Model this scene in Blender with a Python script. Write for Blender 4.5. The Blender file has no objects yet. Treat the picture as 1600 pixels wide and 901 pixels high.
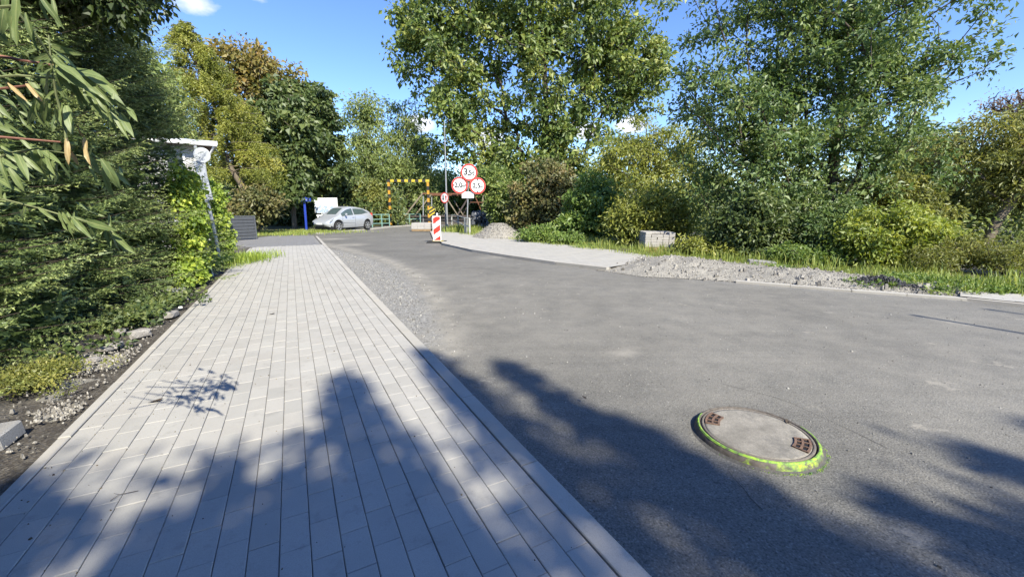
import bpy, bmesh, math, random
import numpy as np
from mathutils import Vector, Matrix, noise as mnoise

# ------------------------------------------------------------------ camera, sky, sun
SC = bpy.context.scene
COL = SC.collection
F, HOR, CX, CY, EYE = 640.0, 325.0, 800.0, 450.5, 1.5
PITCH = math.atan((CY - HOR) / F)
cam = bpy.data.cameras.new('camera'); cam.sensor_width = 36.0; cam.lens = 36.0 * F / 1600.0
cam.clip_start = 0.05; cam.clip_end = 4000
cam_o = bpy.data.objects.new('camera', cam); COL.objects.link(cam_o)
cam_o.location = (0, 0, EYE); cam_o.rotation_euler = (math.pi / 2 - PITCH, 0, 0)
SC.camera = cam_o

SUN_EL, SUN_AZ = math.radians(42), math.radians(150)      # azimuth clockwise from +Y
SX, SY = math.sin(SUN_AZ), math.cos(SUN_AZ)
sun = bpy.data.lights.new('sun', 'SUN'); sun.energy = 4.3; sun.angle = math.radians(0.53)
sun.color = (1.0, 0.945, 0.80)
sun_o = bpy.data.objects.new('sun', sun); COL.objects.link(sun_o)
sv = Vector((SX * math.cos(SUN_EL), SY * math.cos(SUN_EL), math.sin(SUN_EL)))
sun_o.rotation_euler = sv.to_track_quat('Z', 'Y').to_euler(); sun_o.location = (10, -20, 30)

W = bpy.data.worlds.new('World'); SC.world = W; W.use_nodes = True
nt = W.node_tree; nt.nodes.clear()
wout = nt.nodes.new('ShaderNodeOutputWorld'); wbg = nt.nodes.new('ShaderNodeBackground')
sky = nt.nodes.new('ShaderNodeTexSky'); sky.sky_type = 'NISHITA'; sky.sun_disc = False
sky.sun_elevation = SUN_EL; sky.sun_rotation = SUN_AZ
sky.air_density = 1.0; sky.dust_density = 0.1; sky.ozone_density = 4.5; sky.altitude = 300
wbg.inputs['Strength'].default_value = 0.13

def ray(px, py):
    r0, r1 = (px - CX) / F, (py - CY) / F
    return Vector((r0, math.cos(PITCH) - r1 * math.sin(PITCH), -(math.sin(PITCH) + r1 * math.cos(PITCH))))
def P(px, py, z=0.0):
    d = ray(px, py); t = (z - EYE) / d.z
    return Vector((d.x * t, d.y * t, z))
def at(px, py, Y):
    d = ray(px, py); t = Y / d.y
    return Vector((d.x * t, Y, EYE + d.z * t))
def mpp(Y):                                                # metres per photo pixel at distance Y
    return Y / F

# small fair-weather clouds, drawn in the sky by direction
tc = nt.nodes.new('ShaderNodeTexCoord')
cn = nt.nodes.new('ShaderNodeTexNoise'); cn.inputs['Scale'].default_value = 9.0
cn.inputs['Detail'].default_value = 7.0; cn.inputs['Roughness'].default_value = 0.58
cmap = nt.nodes.new('ShaderNodeMapping'); cmap.inputs['Scale'].default_value = (1, 1, 2.2)
nt.links.new(tc.outputs['Generated'], cmap.inputs['Vector']); nt.links.new(cmap.outputs['Vector'], cn.inputs['Vector'])
prev = None
def mth(op, a, b=None, c=None, tree=nt):
    n = tree.nodes.new('ShaderNodeMath'); n.operation = op
    for i, v in enumerate((a, b, c)):
        if v is None: continue
        if isinstance(v, (int, float)): n.inputs[i].default_value = v
        else: tree.links.new(v, n.inputs[i])
    return n.outputs[0]
for px, py, rad, st in ((290, -2, .055, .45), (400, -8, .04, .4), (655, 196, .05, 1.0), (985, 196, .055, 1.0), (915, 205, .05, .9), (760, 215, .07, .8), (1180, 225, .06, .7), (40, 150, .08, .8), (1750, 190, .1, .8)):
    d = ray(px, py).normalized()
    vm = nt.nodes.new('ShaderNodeVectorMath'); vm.operation = 'SUBTRACT'
    nt.links.new(tc.outputs['Generated'], vm.inputs[0]); vm.inputs[1].default_value = d
    sc2 = nt.nodes.new('ShaderNodeVectorMath'); sc2.operation = 'MULTIPLY'; sc2.inputs[1].default_value = (1, 1, 1.9)
    nt.links.new(vm.outputs[0], sc2.inputs[0])
    ln = nt.nodes.new('ShaderNodeVectorMath'); ln.operation = 'LENGTH'; nt.links.new(sc2.outputs[0], ln.inputs[0])
    m = mth('MULTIPLY', mth('MAXIMUM', mth('SUBTRACT', 1.0, mth('DIVIDE', ln.outputs['Value'], rad)), 0.0), st)
    prev = m if prev is None else mth('MAXIMUM', prev, m)
cl = mth('MULTIPLY', mth('SUBTRACT', mth('ADD', prev, cn.outputs['Fac']), 0.72), 3.2)
clc = nt.nodes.new('ShaderNodeClamp'); nt.links.new(cl, clc.inputs['Value']); clc.inputs['Max'].default_value = 0.9
cmx = nt.nodes.new('ShaderNodeMix'); cmx.data_type = 'RGBA'
hs = nt.nodes.new('ShaderNodeHueSaturation'); hs.inputs['Saturation'].default_value = 1.12; hs.inputs['Hue'].default_value = .512
nt.links.new(sky.outputs[0], hs.inputs['Color'])
nt.links.new(clc.outputs[0], cmx.inputs['Factor']); nt.links.new(hs.outputs[0], cmx.inputs[6])
cmx.inputs[7].default_value = (4.6, 4.65, 4.9, 1)
nt.links.new(cmx.outputs[2], wbg.inputs['Color']); nt.links.new(wbg.outputs[0], wout.inputs[0])

vs = SC.view_settings
vs.view_transform = 'Standard'; vs.look = 'None'; vs.gamma = 1.0; vs.exposure = 1.13
vs.use_curve_mapping = False
SC.render.engine = 'CYCLES'
SC.cycles.max_bounces = 6; SC.cycles.diffuse_bounces = 3; SC.cycles.glossy_bounces = 2
SC.cycles.transmission_bounces = 4; SC.cycles.transparent_max_bounces = 4; SC.cycles.caustics_reflective = False
SC.cycles.caustics_refractive = False

RNG = np.random.default_rng(11); random.seed(5)

# ------------------------------------------------------------------ helpers
class MB:
    def __init__(s): s.v = []; s.f = []
    def add(s, vs, fs):
        o = len(s.v); s.v += [tuple(v) for v in vs]; s.f += [tuple(i + o for i in f) for f in fs]; return s
    def box(s, c, size, M=None, taper=1.0):
        x, y, z = (k / 2 for k in size)
        vs = [(-x, -y, -z), (x, -y, -z), (x, y, -z), (-x, y, -z), (-x * taper, -y * taper, z), (x * taper, -y * taper, z), (x * taper, y * taper, z), (-x * taper, y * taper, z)]
        R = M or Matrix.Identity(3)
        vs = [R @ Vector(v) + Vector(c) for v in vs]
        return s.add(vs, [(0, 3, 2, 1), (4, 5, 6, 7), (0, 1, 5, 4), (1, 2, 6, 5), (2, 3, 7, 6), (3, 0, 4, 7)])
    def tube(s, pts, rad, n=8, cap=True):
        pts = [Vector(p) for p in pts]
        if not isinstance(rad, (list, tuple)): rad = [rad] * len(pts)
        rings = []; up = None
        for i, p in enumerate(pts):
            d = (pts[min(i + 1, len(pts) - 1)] - pts[max(i - 1, 0)]).normalized()
            if up is None:
                up = Vector((0, 0, 1)) if abs(d.z) < .9 else Vector((1, 0, 0))
            a = d.cross(up).normalized(); b = a.cross(d).normalized(); up = b
            rings.append([p + rad[i] * (math.cos(2 * math.pi * k / n) * a + math.sin(2 * math.pi * k / n) * b) for k in range(n)])
        vs = [v for r in rings for v in r]; fs = []
        for i in range(len(pts) - 1):
            for k in range(n):
                k2 = (k + 1) % n
                fs.append((i * n + k, i * n + k2, (i + 1) * n + k2, (i + 1) * n + k))
        if cap:
            fs.append(tuple(range(n))); fs.append(tuple(reversed([(len(pts) - 1) * n + k for k in range(n)])))
        return s.add(vs, fs)
    def lathe(s, prof, n=32, M=None, loc=(0, 0, 0), closed=False):
        vs = []; fs = []; R = M or Matrix.Identity(3)
        for r, z in prof:
            for k in range(n):
                a = 2 * math.pi * k / n
                vs.append(R @ Vector((r * math.cos(a), r * math.sin(a), z)) + Vector(loc))
        for i in range(len(prof) - 1):
            for k in range(n):
                k2 = (k + 1) % n
                fs.append((i * n + k, i * n + k2, (i + 1) * n + k2, (i + 1) * n + k))
        if not closed:
            fs.append(tuple(reversed(range(n)))); fs.append(tuple((len(prof) - 1) * n + k for k in range(n)))
        return s.add(vs, fs)
    def prism(s, poly, t, M=None, loc=(0, 0, 0)):                  # polygon in local xz, extruded along local y by t
        R = M or Matrix.Identity(3); n = len(poly)
        vs = [R @ Vector((x, -t / 2, z)) + Vector(loc) for x, z in poly] + [R @ Vector((x, t / 2, z)) + Vector(loc) for x, z in poly]
        fs = [tuple(range(n)), tuple(reversed(range(n, 2 * n)))] + [(i, i + n, (i + 1) % n + n, (i + 1) % n) for i in range(n)]
        return s.add(vs, fs)
    def mesh(s, name, m, smooth=False):
        me = bpy.data.meshes.new(name); me.from_pydata(s.v, [], s.f); me.update()
        if m: me.materials.append(m)
        if smooth: me.polygons.foreach_set('use_smooth', [True] * len(me.polygons))
        return me
    def build(s, name, m, parent=None, smooth=False):
        return link(name, s.mesh(name, m, smooth), parent)

def link(name, me, parent=None, loc=None):
    o = bpy.data.objects.new(name, me); COL.objects.link(o)
    if parent: o.parent = parent
    if loc is not None: o.location = loc
    return o
def tag(o, label=None, cat=None, group=None, kind=None):
    if label: o['label'] = label
    if cat: o['category'] = cat
    if group: o['group'] = group
    if kind: o['kind'] = kind
    return o
def thing(name, label, cat, loc=(0, 0, 0), rz=0.0, group=None):
    o = bpy.data.objects.new(name, None); COL.objects.link(o); o.empty_display_size = .1
    o.location = loc; o.rotation_euler = (0, 0, rz)
    return tag(o, label, cat, group)
def copy_tree(o, parent=None):
    c = o.copy(); COL.objects.link(c)
    if parent: c.parent = parent
    for ch in list(o.children): copy_tree(ch, c)
    return c
def np_mesh(name, V, Fq, mat, tint=None, smooth=False, k=4):
    V = np.ascontiguousarray(V, np.float32).reshape(-1, 3); Fq = np.ascontiguousarray(Fq, np.int32).reshape(-1, k)
    me = bpy.data.meshes.new(name); nf = len(Fq)
    me.vertices.add(len(V)); me.vertices.foreach_set('co', V.ravel())
    me.loops.add(nf * k); me.loops.foreach_set('vertex_index', Fq.ravel())
    me.polygons.add(nf); me.polygons.foreach_set('loop_start', np.arange(0, nf * k, k, dtype=np.int32))
    me.polygons.foreach_set('loop_total', np.full(nf, k, np.int32))
    if tint is not None:
        a = me.attributes.new('tint', 'FLOAT', 'FACE'); a.data.foreach_set('value', np.ascontiguousarray(tint, np.float32))
    me.update(calc_edges=True)
    me.polygons.foreach_set('use_smooth', np.full(nf, bool(smooth)))
    if mat: me.materials.append(mat)
    return me
def fbm(x, y, sc=1.0, seed=0.0, oct=3):
    return mnoise.fractal(Vector((x * sc, y * sc, seed)), 1.0, 2.0, oct)

# ------------------------------------------------------------------ materials
def newmat(name):
    m = bpy.data.materials.new(name); m.use_nodes = True
    t = m.node_tree; b = t.nodes['Principled BSDF']; return m, t, b
def mixc(t, f, a, b):
    n = t.nodes.new('ShaderNodeMix'); n.data_type = 'RGBA'
    for s, v in ((n.inputs['Factor'], f), (n.inputs[6], a), (n.inputs[7], b)):
        if isinstance(v, (int, float)): s.default_value = v
        elif isinstance(v, tuple): s.default_value = (*v[:3], 1)
        else: t.links.new(v, s)
    return n.outputs[2]
def noise(t, sc, det=4, rough=.55, coord='Object'):
    c = t.nodes.new('ShaderNodeTexCoord'); n = t.nodes.new('ShaderNodeTexNoise')
    n.inputs['Scale'].default_value = sc; n.inputs['Detail'].default_value = det; n.inputs['Roughness'].default_value = rough
    t.links.new(c.outputs[coord], n.inputs['Vector']); return n.outputs['Fac']
def ramp(t, f, stops):
    n = t.nodes.new('ShaderNodeValToRGB'); e = n.color_ramp.elements
    while len(e) < len(stops): e.new(.5)
    for i, (p, c) in enumerate(stops):
        e[i].position = p; e[i].color = (*c, 1) if isinstance(c, tuple) else (c, c, c, 1)
    t.links.new(f, n.inputs[0]); return n.outputs[0]
def bump(t, b, h, st=.3, dist=.01):
    n = t.nodes.new('ShaderNodeBump'); n.inputs['Strength'].default_value = st; n.inputs['Distance'].default_value = dist
    t.links.new(h, n.inputs['Height']); t.links.new(n.outputs[0], b.inputs['Normal'])
def pm(name, c, rough=.7, var=.15, sc=8.0, metal=0.0, bmp=0.0, fine=None, spec=.4):
    m, t, b = newmat(name)
    f = noise(t, sc, 5)
    lo = tuple(max(0, k * (1 - var)) for k in c); hi = tuple(min(1, k * (1 + var)) for k in c)
    col = ramp(t, f, [(.3, lo), (.7, hi)])
    if fine:
        g = noise(t, fine, 2)
        col = mixc(t, ramp(t, g, [(.35, 0.0), (.65, 1.0)]), col, tuple(k * .72 for k in c))
    t.links.new(col, b.inputs['Base Color']); b.inputs['Roughness'].default_value = rough; b.inputs['Metallic'].default_value = metal
    b.inputs['Specular IOR Level'].default_value = spec
    if bmp: bump(t, b, noise(t, fine or sc * 4, 4), bmp)
    return m
def leafmat(name, c0, c1, c2, trans=.35, rough=.5):
    m, t, b = newmat(name)
    a = t.nodes.new('ShaderNodeAttribute'); a.attribute_name = 'tint'
    col = ramp(t, a.outputs['Fac'], [(0.0, c0), (.5, c1), (1.0, c2)])
    t.links.new(col, b.inputs['Base Color']); b.inputs['Roughness'].default_value = rough
    b.inputs['Specular IOR Level'].default_value = .38
    tr = t.nodes.new('ShaderNodeBsdfTranslucent')
    hs = t.nodes.new('ShaderNodeHueSaturation'); hs.inputs['Value'].default_value = trans * 1.7; hs.inputs['Saturation'].default_value = 1.1; hs.inputs['Hue'].default_value = .49
    t.links.new(col, hs.inputs['Color']); t.links.new(hs.outputs[0], tr.inputs['Color'])
    mx = t.nodes.new('ShaderNodeAddShader')
    t.links.new(b.outputs[0], mx.inputs[0]); t.links.new(tr.outputs[0], mx.inputs[1])
    t.links.new(mx.outputs[0], t.nodes['Material Output'].inputs['Surface'])
    return m

M_leaf = dict(
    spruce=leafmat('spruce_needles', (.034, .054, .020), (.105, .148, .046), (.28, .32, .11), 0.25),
    larch=leafmat('larch_needles', (.09, .105, .018), (.175, .19, .034), (.27, .26, .055), 0.42),
    brown=leafmat('autumn_leaves', (.075, .08, .018), (.15, .125, .03), (.25, .16, .05), 0.42),
    linden=leafmat('linden_leaves', (.032, .054, .016), (.072, .100, .028), (.15, .17, .052), 0.4),
    birch=leafmat('birch_leaves', (.085, .115, .034), (.15, .185, .055), (.23, .25, .08), 0.46),
    center=leafmat('broad_leaves', (.052, .080, .020), (.112, .150, .034), (.24, .25, .07), 0.44),
    red=leafmat('russet_leaves', (.055, .07, .022), (.11, .108, .036), (.19, .14, .055), 0.4),
    green=leafmat('fresh_leaves', (0.052, 0.092, 0.021), (0.109, 0.161, 0.032), (0.196, 0.230, 0.057), .46),
    ash=leafmat('ash_leaves', (.050, .084, .024), (.10, .145, .042), (.21, .235, .08), 0.42),
    lime=leafmat('lime_leaves', (0.083, 0.116, 0.020), (0.165, 0.198, 0.033), (0.264, 0.275, 0.061), .46),
    olive=leafmat('olive_leaves', (.080, .095, .024), (.145, .155, .036), (.24, .225, .055), 0.44),
    willow=leafmat('willow_leaves', (.095, .115, .022), (.17, .185, .036), (.27, .26, .055), 0.46),
    bare=leafmat('dry_leaves', (.10, .075, .055), (.17, .12, .085), (.24, .18, .12), .35),
    vine=leafmat('creeper_leaves', (0.069, 0.115, 0.016), (0.161, 0.218, 0.030), (0.310, 0.345, 0.057), .48),
    maple=leafmat('maple_leaves', (.02, .035, .008), (.04, .06, .014), (.075, .10, .022), .35),
    grass=leafmat('grass_blades', (0.090, 0.128, 0.030), (0.180, 0.225, 0.045), (0.330, 0.315, 0.090), .4),
    dark=leafmat('undergrowth_leaves', (.022, .038, .012), (.05, .075, .022), (.09, .115, .033), 0.32),
    elder=leafmat('elder_leaves', (.06, .09, .033), (.11, .145, .05), (.18, .21, .085), 0.35),
    dry=leafmat('withered_leaves', (.20, .14, .06), (.30, .22, .10), (.40, .32, .17), .3),
)
M_bark = pm('bark', (.085, .065, .048), .9, .4, 14, bmp=.6, fine=60)
M_barkl = pm('pale_bark', (.16, .13, .095), .9, .4, 14, bmp=.6, fine=60)
M_stem = pm('red_stem', (.22, .10, .07), .7, .25, 30)
M_gstem = pm('green_stem', (.16, .18, .08), .7, .25, 30)
M_galv = pm('galvanised_steel', (.33, .34, .35), .45, .12, 12, metal=.35)
M_white = pm('white_paint', (.78, .78, .76), .4, .05, 6)
M_red = pm('red_film', (.62, .045, .03), .4, .06, 20)
M_black = pm('black_print', (.018, .018, .02), .5, .1, 20)
M_yellow = pm('yellow_paint', (.52, .40, .04), .5, .15, 20)
M_blue = pm('blue_enamel', (.02, .05, .34), .4, .1, 20)
M_rust = pm('rusty_steel', (.17, .075, .04), .85, .5, 9, bmp=.3, fine=50)
M_tan = pm('weathered_steel', (.24, .20, .14), .85, .35, 8, bmp=.3, fine=50)
M_dsteel = pm('dark_steel', (.07, .055, .05), .8, .4, 8)
M_teal = pm('green_painted_rail', (.16, .28, .24), .6, .2, 15)
M_anthr = pm('anthracite_sheet', (.085, .092, .105), .5, .12, 5)
M_kerb = pm('kerb_concrete', (.39, .372, .33), .88, .12, 6, bmp=.25, fine=160)
M_conc = pm('slab_concrete', (.30, .29, .275), .9, .15, 5, bmp=.3, fine=120)
M_stone = pm('stone', (.30, .28, .26), .9, .3, 10, bmp=.5, fine=60)
M_wood = pm('pallet_wood', (.30, .21, .12), .85, .3, 12)
M_rubber = pm('black_rubber', (.02, .02, .021), .8, .2, 20)

# ------------------------------------------------------------------ ground surfaces
DX, DY = -math.sin(math.radians(28)), math.cos(math.radians(28))       # along the pavement
O0 = Vector((0.585, 1.44, 0))
def UV(u, v, z=0.0): return Vector((O0.x + DY * u + DX * v, O0.y - DX * u + DY * v, z))
ZR = -0.045                                                             # road level

def asphalt_mat():
    m, t, b = newmat('asphalt')
    c0 = noise(t, .55, 4); c1 = noise(t, 3.0, 5, .6); c2 = noise(t, 95, 2); c3 = noise(t, 260, 1)
    base = ramp(t, c0, [(.3, (.112, .108, .098)), (.7, (.160, .154, .139))])
    base = mixc(t, mth('MULTIPLY', ramp(t, c1, [(.45, 0.0), (.72, 1.0)]), .22, tree=t), base, (.23, .215, .185))
    speck = ramp(t, c2, [(.30, .38), (.45, .95), (.58, 1.05), (.74, 1.9)])
    mu = t.nodes.new('ShaderNodeMix'); mu.data_type = 'RGBA'; mu.blend_type = 'MULTIPLY'; mu.inputs['Factor'].default_value = .85
    t.links.new(base, mu.inputs[6]); t.links.new(speck, mu.inputs[7])
    mu3 = t.nodes.new('ShaderNodeMix'); mu3.data_type = 'RGBA'; mu3.blend_type = 'MULTIPLY'; mu3.inputs['Factor'].default_value = .75
    t.links.new(mu.outputs[2], mu3.inputs[6]); t.links.new(ramp(t, noise(t, 28, 3, .7), [(.28, .62), (.46, 1.0), (.6, 1.0), (.74, 1.5)]), mu3.inputs[7]); mu = mu3
    tcm = t.nodes.new('ShaderNodeTexCoord'); mpp_ = t.nodes.new('ShaderNodeMapping'); mpp_.inputs['Rotation'].default_value = (0, 0, .82); mpp_.inputs['Scale'].default_value = (.12, 7.5, 1)
    ns_ = t.nodes.new('ShaderNodeTexNoise'); ns_.inputs['Scale'].default_value = 1.0; ns_.inputs['Detail'].default_value = 6; ns_.inputs['Roughness'].default_value = .6
    t.links.new(tcm.outputs['Object'], mpp_.inputs['Vector']); t.links.new(mpp_.outputs[0], ns_.inputs['Vector'])
    mu2 = t.nodes.new('ShaderNodeMix'); mu2.data_type = 'RGBA'; mu2.blend_type = 'MULTIPLY'; mu2.inputs['Factor'].default_value = .3
    t.links.new(mu.outputs[2], mu2.inputs[6]); t.links.new(ramp(t, ns_.outputs['Fac'], [(.30, .62), (.5, 1.0), (.7, 1.22)]), mu2.inputs[7]); mu = mu2
    # pale blobs and spills
    bl = noise(t, 1.9, 6, .7)
    sp = mixc(t, mth('MULTIPLY', ramp(t, bl, [(.63, 0.0), (.68, 1.0)]), .5, tree=t), mu.outputs[2], (.34, .31, .26))
    a = t.nodes.new('ShaderNodeAttribute'); a.attribute_name = 'dust'
    dn = mth('MULTIPLY', a.outputs['Fac'], ramp(t, noise(t, 2.4, 6, .65), [(.3, .25), (.62, 1.0)]), tree=t)
    sp = mixc(t, dn, sp, (.38, .35, .295))
    g = t.nodes.new('ShaderNodeAttribute'); g.attribute_name = 'grit'
    vo = t.nodes.new('ShaderNodeTexVoronoi'); vo.inputs['Scale'].default_value = 55
    tcn = t.nodes.new('ShaderNodeTexCoord'); t.links.new(tcn.outputs['Object'], vo.inputs['Vector'])
    gc = ramp(t, vo.outputs['Color'], [(.1, (.11, .106, .10)), (.5, (.23, .223, .21)), (.9, (.36, .35, .325))])
    gn = ramp(t, mth('ADD', g.outputs['Fac'], mth('MULTIPLY', mth('SUBTRACT', noise(t, 5, 5, .7), .5, tree=t), .8, tree=t), tree=t), [(.3, 0.0), (.85, .9)])
    sp = mixc(t, gn, sp, gc)
    t.links.new(sp, b.inputs['Base Color']); b.inputs['Roughness'].default_value = .82; b.inputs['Specular IOR Level'].default_value = .35
    hb = mth('ADD', c2, mth('MULTIPLY', noise(t, 38, 3), .5, tree=t), tree=t)
    bump(t, b, hb, .6, .010)
    return m
def dist_poly(X, Y, pts):
    d = np.full(X.shape, 1e9)
    for a, b in zip(pts[:-1], pts[1:]):
        ax, ay, bx, by = a[0], a[1], b[0], b[1]
        L = (bx - ax) ** 2 + (by - ay) ** 2
        t = np.clip(((X - ax) * (bx - ax) + (Y - ay) * (by - ay)) / L, 0, 1)
        d = np.minimum(d, np.hypot(X - ax - t * (bx - ax), Y - ay - t * (by - ay)))
    return d
def inside(X, Y, poly):
    c = np.zeros(X.shape, bool); n = len(poly)
    for i in range(n):
        x1, y1 = poly[i][0], poly[i][1]; x2, y2 = poly[(i + 1) % n][0], poly[(i + 1) % n][1]
        cond = ((y1 > Y) != (y2 > Y)) & (X < (x2 - x1) * (Y - y1) / (y2 - y1 + 1e-12) + x1)
        c ^= cond
    return c
kerb_line = [(1020, 901), (720, 590), (613, 500), (558, 439), (513, 400), (497, 380), (494, 369)]
grit_poly = [P(x, y) for x, y in [(720, 592), (613, 500), (558, 439), (513, 400), (500, 385), (530, 389), (578, 400), (625, 420), (655, 445), (680, 485), (692, 540), (708, 578)]]
dust_line = [P(x, y) for x, y in [(505, 379), (545, 388), (600, 403), (645, 424), (672, 455), (690, 500), (698, 545)]]
def road_sheet():
    xs = np.arange(-26, 34.01, .25); ys = np.arange(-24, 48.01, .25)
    X, Y = np.meshgrid(xs, ys, indexing='ij'); nx, ny = X.shape
    V = np.stack([X, Y, np.full_like(X, ZR)], -1).reshape(-1, 3)
    i = np.arange(nx * ny).reshape(nx, ny)
    Fq = np.stack([i[:-1, :-1], i[1:, :-1], i[1:, 1:], i[:-1, 1:]], -1).reshape(-1, 4)
    me = np_mesh('road', V, Fq, asphalt_mat())
    d = dist_poly(X, Y, dust_line); dust = np.clip(1 - d / .42, 0, 1) * .8; rr_ = np.hypot(X, Y); dust = np.maximum(dust, .26 * np.clip((rr_ - 2.6) / 2.0, 0, 1) * np.clip((15 - rr_) / 7, .25, 1))
    for (px, py, r, s) in ((545, 381, 1.1, .8), (985, 545, .2, .8), (520, 372, 1.0, .8), (770, 400, .7, .6), (700, 372, 2.0, .25), (1120, 590, 1.3, .35), (900, 520, 1.5, .22), (1300, 560, 2, .22)):
        c = P(px, py); dust = np.maximum(dust, np.clip(1 - np.hypot(X - c.x, Y - c.y) / r, 0, 1) * s)
    grit = np.where(inside(X, Y, grit_poly), .8, 0.0)
    dg = dist_poly(X, Y, grit_poly + grit_poly[:1])
    grit = np.where(grit > 0, np.clip(.45 + dg * 2.5, 0, .95), np.clip(.4 - dg * 1.6, 0, 1))
    # along the right-hand kerb a band of grit too
    rk = [P(x, y) for x, y in ((700, 384), (800, 402), (940, 420), (1150, 440), (1510, 466))]
    grit = np.maximum(grit, np.clip(.62 - dist_poly(X, Y, rk) * 1.6, 0, 1))
    for nme, arr in (('dust', dust), ('grit', grit)):
        a = me.attributes.new(nme, 'FLOAT', 'POINT'); a.data.foreach_set('value', arr.astype(np.float32).ravel())
    o = link('road', me); tag(o, kind='structure')
road_sheet()

def strip(name, A, B, m, nu=40, nv=8, zf=None, kind='structure', label=None, cat=None):
    """ruled sheet between polylines A and B (lists of Vectors), both resampled"""
    def res(L, n):
        L = [Vector(p) for p in L]; s = [0]
        for a, b in zip(L[:-1], L[1:]): s.append(s[-1] + (b - a).length)
        out = []
        for k in range(n + 1):
            d = s[-1] * k / n; j = 0
            while j < len(L) - 2 and s[j + 1] < d: j += 1
            out.append(L[j].lerp(L[j + 1], (d - s[j]) / max(1e-9, s[j + 1] - s[j])))
        return out
    a, b = res(A, nu), res(B, nu); vs = []; fs = []
    for i in range(nu + 1):
        for j in range(nv + 1):
            p = a[i].lerp(b[i], j / nv)
            if zf: p.z += zf(p, i / nu, j / nv)
            vs.append(p)
    for i in range(nu):
        for j in range(nv):
            k = i * (nv + 1) + j; fs.append((k, k + 1, k + nv + 2, k + nv + 1))
    mb = MB(); mb.add(vs, fs); o = mb.build(name, m, smooth=True)
    # keep faces pointing up
    me = o.data
    if me.polygons[0].normal.z < 0: me.flip_normals()
    return tag(o, label, cat, kind=kind)

# big ground to the horizon
def ground_mat():
    m, t, b = newmat('meadow_ground')
    col = ramp(t, noise(t, .35, 6), [(.3, (.055, .065, .022)), (.55, (.10, .105, .04)), (.75, (.13, .115, .06))])
    col = mixc(t, ramp(t, noise(t, 22, 4), [(.4, 0.0), (.7, .7)]), col, (.045, .045, .02))
    t.links.new(col, b.inputs['Base Color']); b.inputs['Roughness'].default_value = .95
    bump(t, b, noise(t, 14, 5), .6, .05); return m
M_ground = ground_mat()
g = MB(); g.add([(-900, -900, -.16), (900, -900, -.16), (900, 900, -.16), (-900, 900, -.16)], [(0, 1, 2, 3)])
tag(g.build('ground', M_ground), kind='structure')

def soil_mat(name, a, b_, c, gsc=60):
    m, t, b = newmat(name)
    col = ramp(t, noise(t, 2.2, 6, .65), [(.3, a), (.55, b_), (.72, c)])
    vo = t.nodes.new('ShaderNodeTexVoronoi'); vo.inputs['Scale'].default_value = gsc
    tcn = t.nodes.new('ShaderNodeTexCoord'); t.links.new(tcn.outputs['Object'], vo.inputs['Vector'])
    col = mixc(t, mth('MULTIPLY', ramp(t, vo.outputs['Color'], [(.45, 0.0), (.8, 1.0)]), .45, tree=t), col, tuple(min(1, k * 1.6) for k in c))
    t.links.new(col, b.inputs['Base Color']); b.inputs['Roughness'].default_value = .95
    bump(t, b, mth('ADD', noise(t, 30, 5, .7), vo.outputs['Distance'], tree=t), .8, .02); return m
M_soil = soil_mat('verge_soil', (.035, .029, .023), (.065, .055, .044), (.13, .118, .10))
M_gravel = soil_mat('crushed_stone', (.20, .19, .175), (.28, .265, .24), (.36, .34, .31), 45)
M_sandgr = soil_mat('sandy_gravel', (.20, .187, .163), (.26, .243, .21), (.32, .295, .25), 45)

# left verge of bare soil
strip('soil_verge', [UV(-2.69, v, -.02) for v in (-4, 0, 6, 12, 17.6)], [UV(-8.5, v, .1) for v in (-4, 0, 6, 12, 17.6)], M_soil, 120, 30,
      zf=lambda p, a, b: (0 if b < .001 else .05 * fbm(p.x, p.y, 1.6, 2) + .015 * fbm(p.x, p.y, 9, 5) - .02 * (b < .12)))

# ------------------------------------------------------------------ pavement of concrete blocks
def paver_mat(name, lo, hi, objrand=True):
    m, t, b = newmat(name)
    a = t.nodes.new('ShaderNodeAttribute'); a.attribute_name = 'tint'
    oi = t.nodes.new('ShaderNodeObjectInfo')
    f = oi.outputs['Random'] if objrand else a.outputs['Fac']
    geo = t.nodes.new('ShaderNodeNewGeometry')
    def pn(sc, det, r=.55):
        n = t.nodes.new('ShaderNodeTexNoise'); n.inputs['Scale'].default_value = sc; n.inputs['Detail'].default_value = det; n.inputs['Roughness'].default_value = r
        t.links.new(geo.outputs['Position'], n.inputs['Vector']); return n.outputs['Fac']
    col = mixc(t, f, lo, hi)
    wn = t.nodes.new('ShaderNodeTexWhiteNoise'); wn.noise_dimensions = '1D'; t.links.new(f, wn.inputs['W'])
    col = mixc(t, mth('MULTIPLY', wn.outputs['Value'], .5, tree=t), col, (hi[0] * 1.01, hi[1] * .975, hi[2] * .95))
    col = mixc(t, ramp(t, pn(2.2, 5), [(.42, 0.0), (.75, .4)]), col, tuple(k * 1.2 for k in hi))
    col = mixc(t, ramp(t, pn(7, 6, .7), [(.56, 0.0), (.72, .5)]), col, tuple(k * .62 for k in lo))
    col = mixc(t, ramp(t, pn(240, 2), [(.4, 0.0), (.7, .35)]), col, tuple(k * .7 for k in lo))
    t.links.new(col, b.inputs['Base Color']); b.inputs['Roughness'].default_value = .86; b.inputs['Specular IOR Level'].default_value = .3
    bump(t, b, pn(190, 3), .22, .004); return m
PLO, PHI = (.325, .314, .290), (.39, .377, .348)
M_pav = paver_mat('concrete_paver', PLO, PHI); M_pavs = paver_mat('concrete_paver_far', PLO, PHI, False)
M_pavd = paver_mat('dark_paver', (.15, .15, .155), (.19, .19, .195), False)
M_joint = pm('joint_sand', (.15, .142, .128), .95, .3, 30, bmp=.3, fine=120)
UL, UR, VEND = -2.62, -0.125, 18.0
NCOL = 20; BW = (UR - UL) / NCOL; BL = .236; GAP = .0031
rotp = math.radians(28)
pav = MB(); hz = -.011
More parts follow.
